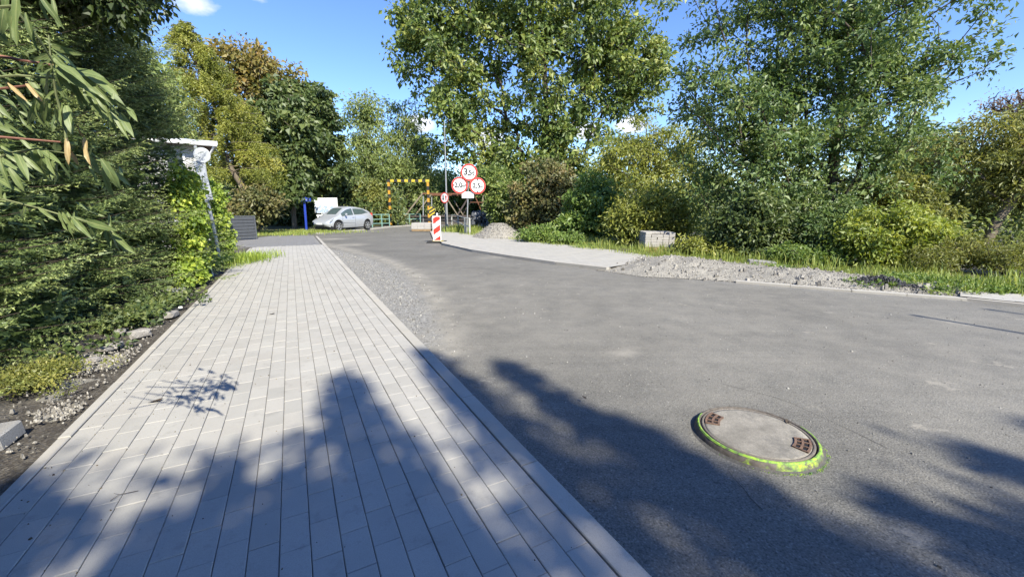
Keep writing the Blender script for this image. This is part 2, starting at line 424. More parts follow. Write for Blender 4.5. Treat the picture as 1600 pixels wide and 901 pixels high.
pav.add([UV(UL - .01, -4, hz), UV(UR + .01, -4, hz), UV(UR + .01, VEND + .02, hz), UV(UL - .01, VEND + .02, hz)], [(0, 1, 2, 3)])
pavement = tag(pav.build('pavement', M_joint), kind='structure')
def brick_geo(w, l, bev=.003, dep=.03):
    x, y = w / 2, l / 2
    vs = [(-x, -y, -dep), (x, -y, -dep), (x, y, -dep), (-x, y, -dep), (-x, -y, -bev), (x, -y, -bev), (x, y, -bev), (-x, y, -bev),
          (-x + bev, -y + bev, 0), (x - bev, -y + bev, 0), (x - bev, y - bev, 0), (-x + bev, y - bev, 0)]
    fs = []
    for o in (0, 4):
        for k in range(4): fs.append((o + k, o + (k + 1) % 4, o + 4 + (k + 1) % 4, o + 4 + k))
    fs.append((8, 9, 10, 11)); return vs, fs
def brick_mesh(w, l):
    mb = MB(); mb.add(*brick_geo(w, l)); return mb.mesh('paving_stone', M_pav)
GAPL = .002
bm_ = brick_mesh(BW - GAP, BL - GAPL)
cand = []
for c in range(NCOL):
    u = UL + BW * (c + .5); off = (c % 2) * BL * .5 + RNG.uniform(-.035, .035)
    k = 0; v = -2.0 + off
    while v < VEND - BL:
        cand.append((u, v + BL / 2, RNG.uniform(-.002, .002), RNG.uniform(-.006, .006))); v += BL + RNG.uniform(-.0015, .0015)
def inview(p):
    d = Vector((p.x, p.y, -EYE)); z = d.y * math.cos(PITCH) - d.z * math.sin(PITCH)
    if z < .2: return False
    x = d.x / z * F + CX; y = CY + F * (-(d.z * math.cos(PITCH) + d.y * math.sin(PITCH))) / z
    return -30 < x < 1630 and y < 960
inv = [q for q in cand if inview(UV(q[0], q[1]))]
inv.sort(key=lambda q: UV(q[0], q[1]).length)
near = inv[:300]; nearset = set(near)
for (u, v, dz, dr) in near:
    o = link('paving_stone', bm_, pavement, UV(u, v, dz)); o.rotation_euler = (RNG.uniform(-.005, .005), RNG.uniform(-.006, .006), rotp + dr)
V = []; Fs = []; T = []
bv, bf = brick_geo(BW - GAP, BL - GAPL); bv = np.array(bv); bf = np.array(bf)
cr, sr = math.cos(rotp), math.sin(rotp); Rb = np.array([[cr, -sr, 0], [sr, cr, 0], [0, 0, 1]])
for q in cand:
    if q in nearset: continue
    p = UV(q[0], q[1], q[2]); Fs.append(bf + 12 * len(V)); V.append(bv @ Rb.T + np.array(p)); T.append(np.full(len(bf), RNG.random()))
o = link('paving_stone', np_mesh('paving_stone_far', np.array(V), np.array(Fs), M_pavs, np.concatenate(T)), pavement)
tag(o, kind='stuff')

def kerb_mesh(w, l, h, bev=.012):
    mb = MB(); x, y = w / 2, l / 2
    vs = [(-x, -y, -h), (x, -y, -h), (x, y, -h), (-x, y, -h), (-x, -y, -bev * .4), (x, -y, -bev), (x, y, -bev), (-x, y, -bev * .4), (-x + .004, -y + .003, 0), (x - bev, -y + .003, 0), (x - bev, y - .003, 0), (-x + .004, y - .003, 0)]
    fs = []
    for o in (0, 4):
        for k in range(4): fs.append((o + k, o + (k + 1) % 4, o + 4 + (k + 1) % 4, o + 4 + k))
    fs.append((8, 9, 10, 11)); mb.add(vs, fs); return mb.mesh('kerb_stone', M_kerb)
M_kerb = paver_mat('kerb_stone_concrete', (.335, .318, .282), (.42, .40, .36))
kerb = bpy.data.objects.new('kerb', None); COL.objects.link(kerb); tag(kerb, kind='structure')
km = kerb_mesh(.118, .991, .12); em = kerb_mesh(.064, .991, .12, .006)
v = -3.6
while v < 24:
    o = link('kerb_stone', km, kerb, UV(-.06 + (-.03 if v > 6 else 0) * 0, v, RNG.uniform(.002, .006))); o.rotation_euler = (0, 0, rotp + RNG.uniform(-.002, .002)); v += 1.0
edging = bpy.data.objects.new('edging', None); COL.objects.link(edging); tag(edging, kind='structure')
v = -3.9
while v < 17.5:
    o = link('edging_stone', em, edging, UV(-2.66, v, RNG.uniform(.001, .006))); o.rotation_euler = (0, 0, rotp + RNG.uniform(-.003, .003)); v += 1.0

# dark paved driveway crossing at the far end of the pavement
drv = MB(); drv.add([UV(-.13, VEND + .02, -.012), UV(-.13, 24.4, -.012), P(365, 371, -.012) + Vector((-4, 1.5, 0)), P(340, 379, -.012), UV(-2.72, VEND + .02, -.012)], [(0, 1, 2, 3, 4)])
drive = tag(drv.build('driveway', M_joint), kind='structure')
dpoly = [(w[0], w[1]) for w in drv.v]
V = []; Fs = []; T = []; v2, f2 = brick_geo(.192, .092, .004); v2 = np.array(v2); f2 = np.array(f2)
for iu in range(-60, 4):
    for iv in range(0, 72):
        u = -.14 - .05 + iu * .2 + (iv % 2) * .1; vv = VEND + .08 + iv * .1
        p = UV(u, vv, RNG.uniform(-.002, .002))
        if u < -.22 and inside(np.array([p.x]), np.array([p.y]), dpoly)[0]:
            Fs.append(f2 + 12 * len(V)); V.append(v2 @ Rb.T + np.array(p)); T.append(np.full(len(f2), RNG.random()))
o = link('paving_stone', np_mesh('driveway_stone', np.array(V), np.array(Fs), M_pavd, np.concatenate(T)), drive); tag(o, kind='stuff')

# right-hand footway, its kerb and the grass verge beyond
rs_out = [P(x, y) for x, y in ((672, 362), (676, 372), (692, 381), (740, 391.5), (800, 401), (870, 411), (950, 420))]
rs_in = [P(x, y) for x, y in ((700, 360), (708, 364), (740, 368), (800, 374), (860, 382), (960, 393), (1040, 406))]
def foot_mat():
    m, t, b = newmat('pale_footway')
    br = t.nodes.new('ShaderNodeTexBrick'); br.inputs['Scale'].default_value = 1.0
    br.inputs['Brick Width'].default_value = .24; br.inputs['Row Height'].default_value = .125; br.inputs['Mortar Size'].default_value = .005
    br.inputs['Color1'].default_value = (.33, .315, .285, 1); br.inputs['Color2'].default_value = (.38, .365, .33, 1); br.inputs['Mortar'].default_value = (.25, .24, .22, 1)
    tcn = t.nodes.new('ShaderNodeTexCoord'); mp = t.nodes.new('ShaderNodeMapping'); mp.inputs['Rotation'].default_value = (0, 0, .75)
    t.links.new(tcn.outputs['Object'], mp.inputs['Vector']); t.links.new(mp.outputs[0], br.inputs['Vector'])
    col = mixc(t, ramp(t, noise(t, 1.5, 6, .65), [(.45, 0.0), (.75, .6)]), br.outputs['Color'], (.41, .38, .32))
    t.links.new(col, b.inputs['Base Color']); b.inputs['Roughness'].default_value = .9
    bump(t, b, noise(t, 90, 4), .3, .006); return m
M_foot = foot_mat()
up = lambda L, z: [Vector((p.x, p.y, z)) for p in L]
strip('footway', up(rs_out, .04), up(rs_in, .055), M_foot, 60, 6)
kb = bpy.data.objects.new('kerb', None); COL.objects.link(kb); tag(kb, kind='structure')
def kerb_run(pts, parent, w, z, step=1.0, name='kerb_stone', h=.14):
    pts = [Vector(p) for p in pts]; acc = 0.0; segs = []
    for a, b in zip(pts[:-1], pts[1:]):
        L = (b - a).length; n = max(1, round(L / step))
        for k in range(n): segs.append((a.lerp(b, k / n), a.lerp(b, (k + 1) / n)))
    for a, b in segs:
        d = b - a; L = d.length; me = kerb_mesh(w, L - .006, h); c = (a + b) / 2
        o = link(name, me, parent, (c.x, c.y, z + random.uniform(-.004, .004))); o.rotation_euler = (0, 0, math.atan2(-d.x, d.y))
kerb_run(list(reversed(rs_out[2:])), kb, .15, .046)
ro2 = [P(x, y) for x, y in ((1150, 438), (1330, 452), (1510, 465), (1620, 476))]
kerb_run([Vector((26, -10, 0)), Vector((14, 0.6, 0))] + list(reversed(ro2[:])) , kb, .13, .0)
# second stretch of footway at the right edge
strip('footway', up([P(1500, 464), P(1620, 475.5), Vector((14, .75, 0)), Vector((26, -9.8, 0))], .02), up([P(1500, 458.5), P(1620, 465), Vector((15.2, 1.6, 0)), Vector((27.4, -9, 0))], .05), M_foot, 50, 4,
      zf=lambda p, a, b: .012 * fbm(p.x, p.y, 6, 3))

# grass verge on the right, rolling down behind
verge_in = up(rs_in, .05) + up([P(1200, 420), P(1400, 442), P(1500, 458.3), P(1620, 464.8), Vector((15.2, 1.65, 0)), Vector((27.4, -8.9, 0))], .05)
verge_out = [Vector(p) for p in ((-6, 44, .0), (2, 46, -.2), (14, 44, -.6), (26, 40, -.9), (40, 30, -.9), (48, 18, -.6), (50, 6, -.2), (52, -6, 0))]
def vz(p, a, b):
    return 0 if b < .01 else .07 * fbm(p.x, p.y, .8, 7) * min(1, b * 8) + .02 * fbm(p.x, p.y, 4, 1)
strip('grass_verge', verge_in, verge_out, M_ground, 110, 60, zf=vz)

# far left grass strip and light kerb line under the car
strip('grass_verge', [P(400, 371, .01), P(440, 366, .01), P(492, 362.5, .01), P(540, 357, .01), P(600, 352, .01)], [Vector((-30, 26, .1)), Vector((-28, 34, .2)), Vector((-25, 40, .2)), Vector((-22, 46, .2)), Vector((-18, 56, .2))], M_ground, 40, 20, zf=lambda p, a, b: 0 if b < .01 else .08 * fbm(p.x, p.y, .7, 3))
kb2 = bpy.data.objects.new('kerb', None); COL.objects.link(kb2); tag(kb2, kind='structure')
kerb_run([P(494, 364.5), P(535, 361), P(580, 357.5), P(612, 354), P(640, 352)], kb2, .35, .03, 1.5)

# pale seams and cracks in the asphalt
def seam(pts, w):
    mb = MB(); L = [Vector((P(*p).x, P(*p).y, ZR + .004)) for p in pts]
    out = []
    for a, b in zip(L[:-1], L[1:]):
        n = max(2, int((b - a).length / .12))
        for k in range(n): out.append(a.lerp(b, k / n))
    out.append(L[-1]); vs = []; fs = []
    for i, p in enumerate(out):
        d = (out[min(i + 1, len(out) - 1)] - out[max(0, i - 1)]).normalized(); nrm = Vector((-d.y, d.x, 0)); j = random.uniform(-.012, .012); ww = w * random.uniform(.4, 1.2)
        vs += [p + nrm * (j + ww), p + nrm * (j - ww)]
    for i in range(len(out) - 1): fs.append((2 * i, 2 * i + 1, 2 * i + 3, 2 * i + 2))
    mb.add(vs, fs); o = mb.build('asphalt_seam', M_crack); tag(o, kind='structure')
M_crack = pm('asphalt_crack', (.055, .052, .048), .95, .3, 20)
seam([(1130, 592), (1180, 604), (1240, 622), (1310, 655), (1390, 690)], .0018)
seam([(1140, 725), (1165, 752), (1190, 785)], .002)

# ------------------------------------------------------------------ leaves, trees
def leaf_quads(Pn, A, N, L, Wd, fold=.25):
    """Pn base points, A axis, N normal -> quads"""
    A = A / np.linalg.norm(A, axis=1, keepdims=True); B = np.cross(A, N); B /= np.linalg.norm(B, axis=1, keepdims=True) + 1e-9
    N = np.cross(B, A); L = np.asarray(L).reshape(-1, 1); Wd = np.asarray(Wd).reshape(-1, 1)
    m = Pn + A * L * .5 - N * fold * Wd * .0
    V = np.stack([Pn - N * 0, m + B * Wd * .5 + N * Wd * fold, Pn + A * L - N * L * .08, m - B * Wd * .5 + N * Wd * fold], 1)
    n = len(Pn); return V.reshape(-1, 3), np.arange(4 * n).reshape(n, 4)
def foliage(rng, C, R, n, size, droop=.4, flat=.7, aspect=.5, tvar=.35, up=.5, zt=0.0):
    """n leaves around each cluster centre C (k,3) radius R; returns V,F,tint"""
    k = len(C); R = np.broadcast_to(np.asarray(R, float), (k,))
    idx = np.repeat(np.arange(k), n); N_ = len(idx)
    d = rng.normal(size=(N_, 3)); d /= np.linalg.norm(d, axis=1, keepdims=True); r = rng.random(N_) ** .55
    off = d * (r * R[idx])[:, None]; off[:, 2] *= flat
    Pn = C[idx] + off
    A = d * .7 + rng.normal(size=(N_, 3)) * .6; A[:, 2] -= droop
    Nn = rng.normal(size=(N_, 3)) * .5; Nn[:, 2] += up * 1.25; Nn[:, 0] += .55 * SX; Nn[:, 1] += .55 * SY
    s = size * np.clip(rng.lognormal(-.08, .33, N_), .4, 1.75)
    V, Fq = leaf_quads(Pn, A, Nn, s, s * aspect * rng.uniform(.8, 1.2, N_))
    ct = rng.normal(.42, tvar * .45, k); t = np.clip(ct[idx] + rng.normal(0, tvar * .55, N_) * .8, 0, 1)
    return V, Fq, t
def env_points(rng, ells, n, shell=.55, mind=0.0):
    """points in a union of ellipsoids [(c, r), ...], biased to the outside"""
    vol = np.array([r[0] * r[1] * r[2] for c, r in ells]); vol = vol ** .8; vol /= vol.sum()
    out = []
    for e, m in zip(ells, rng.multinomial(n, vol)):
        d = rng.normal(size=(m, 3)); d /= np.linalg.norm(d, axis=1, keepdims=True)
        out.append(np.array(e[0]) + d * (rng.random((m, 1)) ** shell) * np.array(e[1]))
    return np.concatenate(out)
def skeleton(rng, trunk, C, r0, up=.35, lean=(0, 0)):
    """connect cluster centres to the trunk polyline; returns MB of tapered limbs"""
    nodes = [Vector(p) for p in trunk]; par = [-1] + list(range(len(trunk) - 1)); nt_ = len(trunk)
    base = nodes[0]
    order = np.argsort([min((Vector(c) - q).length for q in nodes) for c in C])
    arr = [tuple(n) for n in nodes]
    for ci in order:
        c = Vector(C[ci]); A = np.array(arr); dv = np.array(c) - A; dist = np.linalg.norm(dv, axis=1)
        cost = dist + np.where(dv[:, 2] < dist * up, (dist * up - dv[:, 2]) * 1.2, 0) + np.where(np.arange(len(A)) < 1, 5, 0)
        j = int(np.argmin(cost)); a = nodes[j]; L = (c - a).length; k = max(1, min(5, int(L / .7))); last = j
        sag = Vector((rng.normal() * .08, rng.normal() * .08, rng.uniform(-.02, .12))) * L
        for q in range(1, k + 1):
            t = q / k; p = a.lerp(c, t) + sag * (4 * t * (1 - t))
            nodes.append(p); arr.append(tuple(p)); par.append(last); last = len(nodes) - 1
    n = len(nodes); w = np.zeros(n)
    ch = np.zeros(n, int)
    for i in range(n):
        if par[i] >= 0: ch[par[i]] += 1
    for i in range(n - 1, 0, -1):
        if ch[i] == 0: w[i] += 1
        w[par[i]] += w[i]
    rad = r0 * np.sqrt(np.maximum(w, .6) / max(w[0], 1)); rad = np.maximum(rad, .006)
    return nodes, par, rad, nt_
def limbs_mesh(nodes, par, rad, mat, nt_=0):
    V = []; Fs = []
    A = np.array([tuple(nodes[p]) for p in par if p >= 0]); idx = [i for i in range(len(par)) if par[i] >= 0]
    B = np.array([tuple(nodes[i]) for i in idx]); ra = np.array([rad[par[i]] for i in idx]); rb = np.array([rad[i] for i in idx])
    ra = np.where(np.array(idx) < nt_, ra, np.minimum(ra, rb * 1.5))
    D = B - A; D /= np.linalg.norm(D, axis=1, keepdims=True) + 1e-9
    U = np.where(np.abs(D[:, 2:3]) < .9, np.array([[0, 0, 1.]]), np.array([[1., 0, 0]]))
    X = np.cross(D, U); X /= np.linalg.norm(X, axis=1, keepdims=True); Y = np.cross(D, X)
    k = 6; th = 2 * np.pi * np.arange(k) / k
    ring = lambda Pq, r: Pq[:, None] + r[:, None, None] * (np.cos(th)[None, :, None] * X[:, None] + np.sin(th)[None, :, None] * Y[:, None])
    Vv = np.concatenate([ring(A, ra), ring(B, rb)], 1).reshape(-1, 3); m = len(A)
    f = np.array([[q, (q + 1) % k, k + (q + 1) % k, k + q] for q in range(k)])
    Fq = (f[None] + (np.arange(m) * 2 * k)[:, None, None]).reshape(-1, 4)
    return np_mesh('trunk', Vv, Fq, mat, smooth=True)
def tree(name, label, cat, base, top, ells, mat, ncl, nleaf, size, rcl, r0=.2, seed=1, bark=None, droop=.4, flat=.7, aspect=.5, shell=.5, up=.35, trunk=None, group=None, tvar=.35, leafup=.5, kink=.012, zmin=None):
    rng = np.random.default_rng(seed); base = Vector(base); top = Vector(top)
    if seed > 4 and seed < 50: nleaf = int(nleaf * 1.0); ncl = int(ncl * 1.35); size *= 1.17; rcl *= 1.15
    root = thing(name, label, cat, base, 0, group)
    C = env_points(rng, [(tuple(Vector(c) - base), r) for c, r in ells], ncl, shell)
    C = C[C[:, 2] > (.12 if zmin is None else zmin)]
    if trunk is None:
        T = top - base; trunk = [Vector((0, 0, -.1))] + [T * (k / 9) + Vector((rng.normal(), rng.normal(), 0)) * kink * T.length * (k / 9 < 1) for k in range(1, 10)]
    nodes, par, rad, n_t = skeleton(rng, trunk, C, r0, up)
    for i in range(n_t): rad[i] = max(rad[i], r0 * (1 - .85 * i / n_t) * .8)
    rad[0] = r0 * 1.25
    link('trunk', limbs_mesh(nodes, par, rad, bark or M_bark, n_t), root)
    V, Fq, t = foliage(rng, C, rcl * rng.uniform(.7, 1.35, len(C)), nleaf, size, droop, flat, aspect, tvar, leafup)
    V = V.copy(); lo = V[:, 2].reshape(-1, 4).min(1); keep = lo > .02
    q = V.reshape(-1, 4, 3)[keep]; link('crown', np_mesh('crown', q, np.arange(len(q) * 4).reshape(-1, 4), mat, t[keep]), root)
    return root
def E(px, py, Y, rx, ry, rdepth=None):
    s = mpp(Y); return (at(px, py, Y), (rx * s, rdepth if rdepth else (rx + ry) * .5 * s, ry * s))
def G(px, Y, z=0.0):
    return Vector(((px - CX) / F * (Y * math.cos(PITCH) + EYE * math.sin(PITCH)), Y, z))

# ------- the big trees
b = G(850, 44.5); T = Vector((b.x + .4, 44.5, 25))
tree('broadleaf_tree', 'tall wide tree with open leafy crown above the gravel heap and round signs', 'tree', b, T,
     [E(830, 80, 44.5, 175, 110, 6), E(700, 75, 44.5, 82, 90, 5), E(960, 60, 44.5, 85, 100, 5), E(800, -60, 44.5, 180, 100, 6), E(720, 195, 44, 55, 75, 4), E(860, 220, 44, 100, 90, 5.5), E(800, 270, 44, 85, 50, 4.5), E(990, 135, 44.5, 55, 45, 4), E(920, 280, 44, 50, 60, 4), E(640, 60, 44.5, 35, 60, 3), E(1020, 100, 44.5, 35, 50, 3)],
     M_leaf['center'], 1000, 66, .43, 1.08, .5, 3, aspect=.58, shell=.6, flat=.8, tvar=.45, kink=.012)
b = G(1275, 14.8, -.1); T = Vector((b.x + .5, 15.2, 11.5))
tree('broadleaf_tree', 'dense dark green tree with upswept branches right of the stacked paver pallet', 'tree', b, T,
     [E(1250, 140, 14.8, 180, 110, 3), E(1180, 250, 14.2, 118, 115, 2.4), E(1330, 50, 15.2, 160, 120, 2.8), E(1240, -60, 15, 150, 110, 2.6), E(1430, 130, 15, 90, 85, 2), E(1370, 250, 14.4, 95, 80, 2.2), E(1170, 350, 13.6, 75, 50, 1.2), E(1270, 340, 13.7, 90, 60, 1.3), E(1110, 130, 15, 55, 80, 1.6), E(1280, 230, 14.0, 120, 90, 1.8)],
     M_leaf['ash'], 800, 84, .145, .47, .2, 4, aspect=.5, shell=.6, droop=.15, up=.5, kink=.012)
# larch, leaning trunk
def larch():
    rng = np.random.default_rng(8); base = G(400, 25.5); top = at(283, 32, 25.5)
    root = thing('larch_tree', 'tall golden green larch with drooping branches and leaning bare trunk', 'tree', base)
    T = top - base; H = T.z; tr = [T * (k / 12) + Vector((.25 * math.sin(k), .2 * math.cos(2 * k), 0)) * (k > 0) for k in range(13)]
    mb = MB(); mb.tube(tr, [.24 * (1 - .9 * k / 12) for k in range(13)], 8)
    Pn = []; A = []; cl = []
    for q in range(150):
        t = .30 + .70 * (q / 150) ** .95; c = T * t; L = (1 - t) ** .8 * 4.6 * rng.uniform(.6, 1.15) + .35; az = rng.uniform(0, 6.283)
        d = Vector((math.cos(az), math.sin(az), 0)); pts = []
        for k in range(6):
            s = k / 5; pts.append(c + d * (L * s) + Vector((0, 0, L * (.14 * s - .30 * s * s + .14 * s ** 3))))
        mb.tube(pts, [.035 * (1 - t * .6) * (1 - .85 * k / 5) + .004 for k in range(6)], 4)
        tint = rng.normal(.5, .2)
        for k in range(int(11 + L * 8)):
            s = rng.uniform(.15, 1) ** .8; i = min(4, int(s * 5)); p = pts[i].lerp(pts[i + 1], s * 5 - i)
            hl = rng.uniform(.25, .95) * (.5 + .5 * min(1, L / 2)); side = Vector((rng.normal(), rng.normal(), 0)) * .18
            m = int(7 + hl * 14)
            for w in np.linspace(0, 1, m):
                Pn.append(p + side * w + Vector((rng.normal() * .03, rng.normal() * .03, -hl * w))); A.append((rng.normal() * .8, rng.normal() * .8, -.6 + rng.normal() * .4)); cl.append(tint + rng.normal() * .14)
    mb.build('trunk', M_barkl, root, True)
    Pn = np.array([tuple(p) for p in Pn]); A = np.array(A); n = len(Pn); s = rng.uniform(.11, .2, n)
    V, Fq = leaf_quads(Pn, A, rng.normal(size=(n, 3)) + [0, 0, .3], s, s * .34)
    link('crown', np_mesh('crown', V, Fq, M_leaf['larch'], np.clip(cl, 0, 1)), root)
larch()
tree('broadleaf_tree', 'brown and orange autumn tree behind the larch and the linden', 'tree', G(440, 34), at(415, 85, 34),
     [E(405, 120, 34, 65, 50, 3), E(440, 180, 34, 55, 60, 3), E(380, 110, 34, 35, 40, 2)], M_leaf['brown'], 130, 70, .26, .75, .25, 9, aspect=.6, shell=.55)
tree('linden_tree', 'dense dark green linden with pale trunk beside the blue street sign', 'tree', G(461, 29.8), Vector((G(461, 29.8).x, 30.6, 9.2)),
     [E(468, 190, 33, 70, 60, 2.4), E(430, 240, 30, 62, 60, 2.3), E(412, 250, 29, 50, 80, 2.3), E(502, 220, 34, 44, 68, 2.2), E(490, 275, 34, 50, 34, 2), E(455, 262, 28.8, 38, 46, 1.2), E(450, 200, 29.4, 44, 44, 1.4), E(418, 305, 29.5, 48, 26, 1.8), E(448, 292, 28.6, 46, 30, 1.6)],
     M_leaf['linden'], 330, 84, .26, .62, .15, 10, bark=M_barkl, aspect=.68, droop=.5, flat=.5, shell=.6, zmin=1.6)
tree('birch_tree', 'slender pale birch left of the striped height gate', 'tree', G(578, 44), at(570, 142, 44),
     [E(572, 190, 44, 30, 50, 2.2), E(570, 260, 44, 42, 55, 2.6), E(560, 300, 44, 30, 40, 2.4)], M_leaf['birch'], 130, 80, .26, .85, .2, 12, bark=M_barkl, aspect=.4, droop=.9, shell=.6, zmin=1)
tree('willow_tree', 'feathery pale green willow rising behind the striped height gate', 'tree', G(640, 47), at(632, 165, 47),
     [E(628, 205, 47, 36, 50, 2.6), E(655, 255, 47, 38, 55, 2.8), E(612, 270, 46, 46, 60, 3), E(668, 300, 46, 28, 42, 2.5)], M_leaf['birch'], 190, 84, .27, .85, .24, 13, aspect=.32, droop=1.0, shell=.6, zmin=.8)
tree('willow_tree', 'tall yellow green willow filling the gap behind the stacked paver pallet', 'tree', G(1010, 31), at(1010, 200, 31),
     [E(1000, 235, 31, 62, 45, 2.4), E(1060, 250, 31, 55, 55, 2.5), E(960, 280, 30, 55, 55, 2.2), E(1020, 310, 29, 75, 50, 2.4), E(1085, 320, 29, 50, 55, 2)], M_leaf['willow'], 260, 78, .21, .6, .2, 14, aspect=.35, droop=.6, shell=.65, zmin=.4)
tree('willow_tree', 'olive willow between the dark green tree and the leaning trunk', 'tree', G(1470, 21, -.3), at(1450, 205, 21),
     [E(1450, 255, 21, 62, 55, 2), E(1465, 320, 20, 70, 55, 2), E(1420, 330, 19, 50, 55, 1.6)], M_leaf['olive'], 240, 80, .15, .5, .16, 15, aspect=.38, droop=.5, shell=.6, zmin=.3)
b = G(1538, 16.5, -.2); tb = [Vector((0, 0, -.1)), Vector((.1, 0, .5)), Vector((.35, .05, 1.2)), Vector((.8, .1, 2.0)), Vector((1.2, .1, 2.9)), Vector((1.5, .2, 3.9)), Vector((1.7, .2, 5.0))]
tree('willow_tree', 'yellowish willow with forked leaning trunk at the right edge', 'tree', b, at(1580, 190, 17),
     [E(1560, 235, 17, 75, 55, 1.8), E(1630, 230, 17, 70, 75, 1.8), E(1590, 290, 17, 70, 35, 1.6), E(1680, 300, 17, 60, 60, 1.6)], M_leaf['olive'], 260, 80, .13, .45, .17, 16, bark=M_barkl, aspect=.4, droop=.6, shell=.65, trunk=tb, zmin=1.2)
tree('broadleaf_tree', 'thin reddish brown tree rising far behind the willows at right', 'tree', G(1590, 44), at(1590, 140, 44),
     [E(1585, 165, 44, 55, 26, 3), E(1640, 175, 44, 50, 30, 3)], M_leaf['bare'], 120, 26, .2, .9, .3, 17, aspect=.4, shell=.7)
tree('broadleaf_tree', 'small green tree peeking between the spruces and the larch', 'tree', G(240, 20), at(238, 95, 20),
     [E(240, 130, 20, 28, 40, 1.2), E(245, 190, 20, 34, 60, 1.5)], M_leaf['birch'], 90, 70, .17, .5, .12, 18, aspect=.5)
tree('maple_tree', 'dark leaved maple overhanging the spruces at the top left corner', 'tree', Vector((-8.3, 5.4, 0)), Vector((-7.6, 6.4, 6.4)),
     [(at(140, -45, 6.3), (.75, .8, .55)), (at(60, -90, 6.3), (1.2, 1, .8)), (at(185, 5, 6.2), (.25, .3, .22)), (at(190, 60, 6.2), (.16, .25, .2))], M_leaf['maple'], 150, 62, .085, .3, .12, 19, aspect=.62, droop=.8)

# shrubs
def shrub(label, px, Y, ells, mat, ncl, nl, size, rcl, seed, name='shrub', group=None, **k):
    return tree(name, label, 'shrub', G(px, Y, k.pop('z', 0)), at(px, 250, Y) if False else ells[0][0] + Vector((0, 0, ells[0][1][2] * .6)), ells, M_leaf[mat], ncl, nl, size, rcl, .05, seed, up=k.pop('up', .5), group=group, **k)
shrub('russet brown bush under the tall tree behind the gravel heap', 850, 24, [E(852, 300, 24, 52, 50, 1.3), E(830, 335, 24, 45, 34, 1), E(880, 325, 23.5, 45, 45, 1)], 'red', 190, 64, .17, .4, 21, aspect=.6)
shrub('leafy green bush left of the stacked paver pallet', 925, 20, [E(925, 325, 20, 42, 50, 1.1), E(900, 350, 19.8, 38, 28, .9), E(955, 345, 19.6, 36, 36, .9)], 'green', 170, 66, .15, .36, 22, aspect=.6)
shrub('sparse yellow bush behind the stacked paver pallet', 1040, 16.3, [E(1035, 338, 16.3, 55, 42, .9), E(985, 345, 16.3, 38, 36, .8)], 'willow', 130, 56, .14, .38, 23, aspect=.4)
shrub('bright lime green bush at the edge of the gravel berm', 1385, 10.7, [E(1390, 365, 10.7, 72, 48, .9), E(1340, 385, 10.6, 45, 32, .6), E(1440, 380, 10.8, 45, 40, .7), E(1395, 405, 10.3, 50, 25, .5)], 'lime', 240, 62, .085, .22, 24, aspect=.55, tvar=.4)
shrub('dark glossy bush at the foot of the dense dark tree', 1185, 12.6, [E(1180, 345, 12.6, 62, 48, .9), E(1150, 375, 12.4, 38, 28, .6), E(1240, 365, 12.6, 50, 32, .7)], 'linden', 190, 66, .11, .27, 25, aspect=.5)
shrub('grey green bush between dark bush and lime bush', 1290, 12, [E(1285, 370, 12, 48, 36, .7), E(1320, 350, 12.2, 40, 40, .7)], 'ash', 140, 62, .10, .26, 26, aspect=.45)
shrub('loose olive weed thicket right of the lime green bush', 1490, 9.9, [E(1490, 400, 9.9, 48, 36, .6), E(1450, 410, 9.7, 36, 26, .5)], 'olive', 150, 62, .065, .2, 27, aspect=.3)
shrub('straw coloured weed thicket at the right edge above the footway', 1570, 9.3, [E(1570, 410, 9.3, 52, 34, .6), E(1640, 400, 9.3, 50, 44, .6)], 'olive', 160, 62, .06, .2, 28, aspect=.3)
shrub('creamy green bush above the lime green bush', 1400, 13.5, [E(1400, 310, 13.5, 55, 40, .8), E(1440, 345, 13, 45, 35, .7)], 'olive', 130, 60, .10, .28, 29, aspect=.5)
shrub('tan leaved bush under the larch beside the slatted fence', 405, 23.5, [E(405, 315, 23.5, 30, 26, 1), E(385, 335, 23, 25, 18, .8)], 'red', 90, 50, .17, .4, 30)
shrub('dark undergrowth bush right of the slatted fence', 425, 33.5, [E(420, 333, 33.5, 34, 24, 1.2), E(470, 328, 34, 44, 30, 1.3)], 'dark', 150, 66, .2, .5, 31)
shrub('dark undergrowth bush behind the white map board', 525, 38, [E(520, 312, 38, 38, 36, 1.6), E(560, 330, 38, 30, 20, 1.4)], 'dark', 140, 64, .24, .6, 32)
shrub('yellow green bush behind the car left of the striped gate', 578, 38, [E(578, 315, 38, 28, 32, 1.4), E(605, 330, 38, 22, 20, 1.2)], 'olive', 120, 60, .2, .5, 33)
shrub('bush growing behind the striped gate and bridge end', 650, 58, [E(645, 310, 58, 48, 34, 2), E(695, 300, 58, 32, 40, 2)], 'birch', 150, 60, .32, .9, 34)
shrub('dark green bush right of the round sign cluster behind the bridge', 790, 27, [E(795, 320, 27, 32, 34, 1.2), E(765, 280, 28, 30, 22, 1)], 'center', 120, 60, .2, .45, 35)
shrub('bush beyond the truss bridge between the lamp pole and sign cluster', 720, 56, [E(725, 310, 56, 40, 30, 2), E(770, 320, 55, 45, 25, 2)], 'green', 130, 56, .32, .9, 36)
shrub('low green weed clump beside the gravel heap', 835, 18.2, [E(845, 366, 18.2, 35, 12, .6), E(885, 375, 17, 32, 10, .5)], 'green', 100, 50, .1, .2, 37, name='weed_clump')
shrub('low weed clump between the pallet and the dark bush', 1100, 12.8, [E(1095, 390, 12.8, 38, 20, .5), E(1130, 395, 12.4, 30, 18, .4)], 'willow', 100, 54, .08, .2, 38, name='weed_clump')
shrub('tangled green weed clump in front of the dark bush', 1260, 11, [E(1240, 400, 11, 40, 16, .4), E(1290, 405, 10.8, 40, 16, .4)], 'green', 110, 54, .06, .17, 39, name='weed_clump')

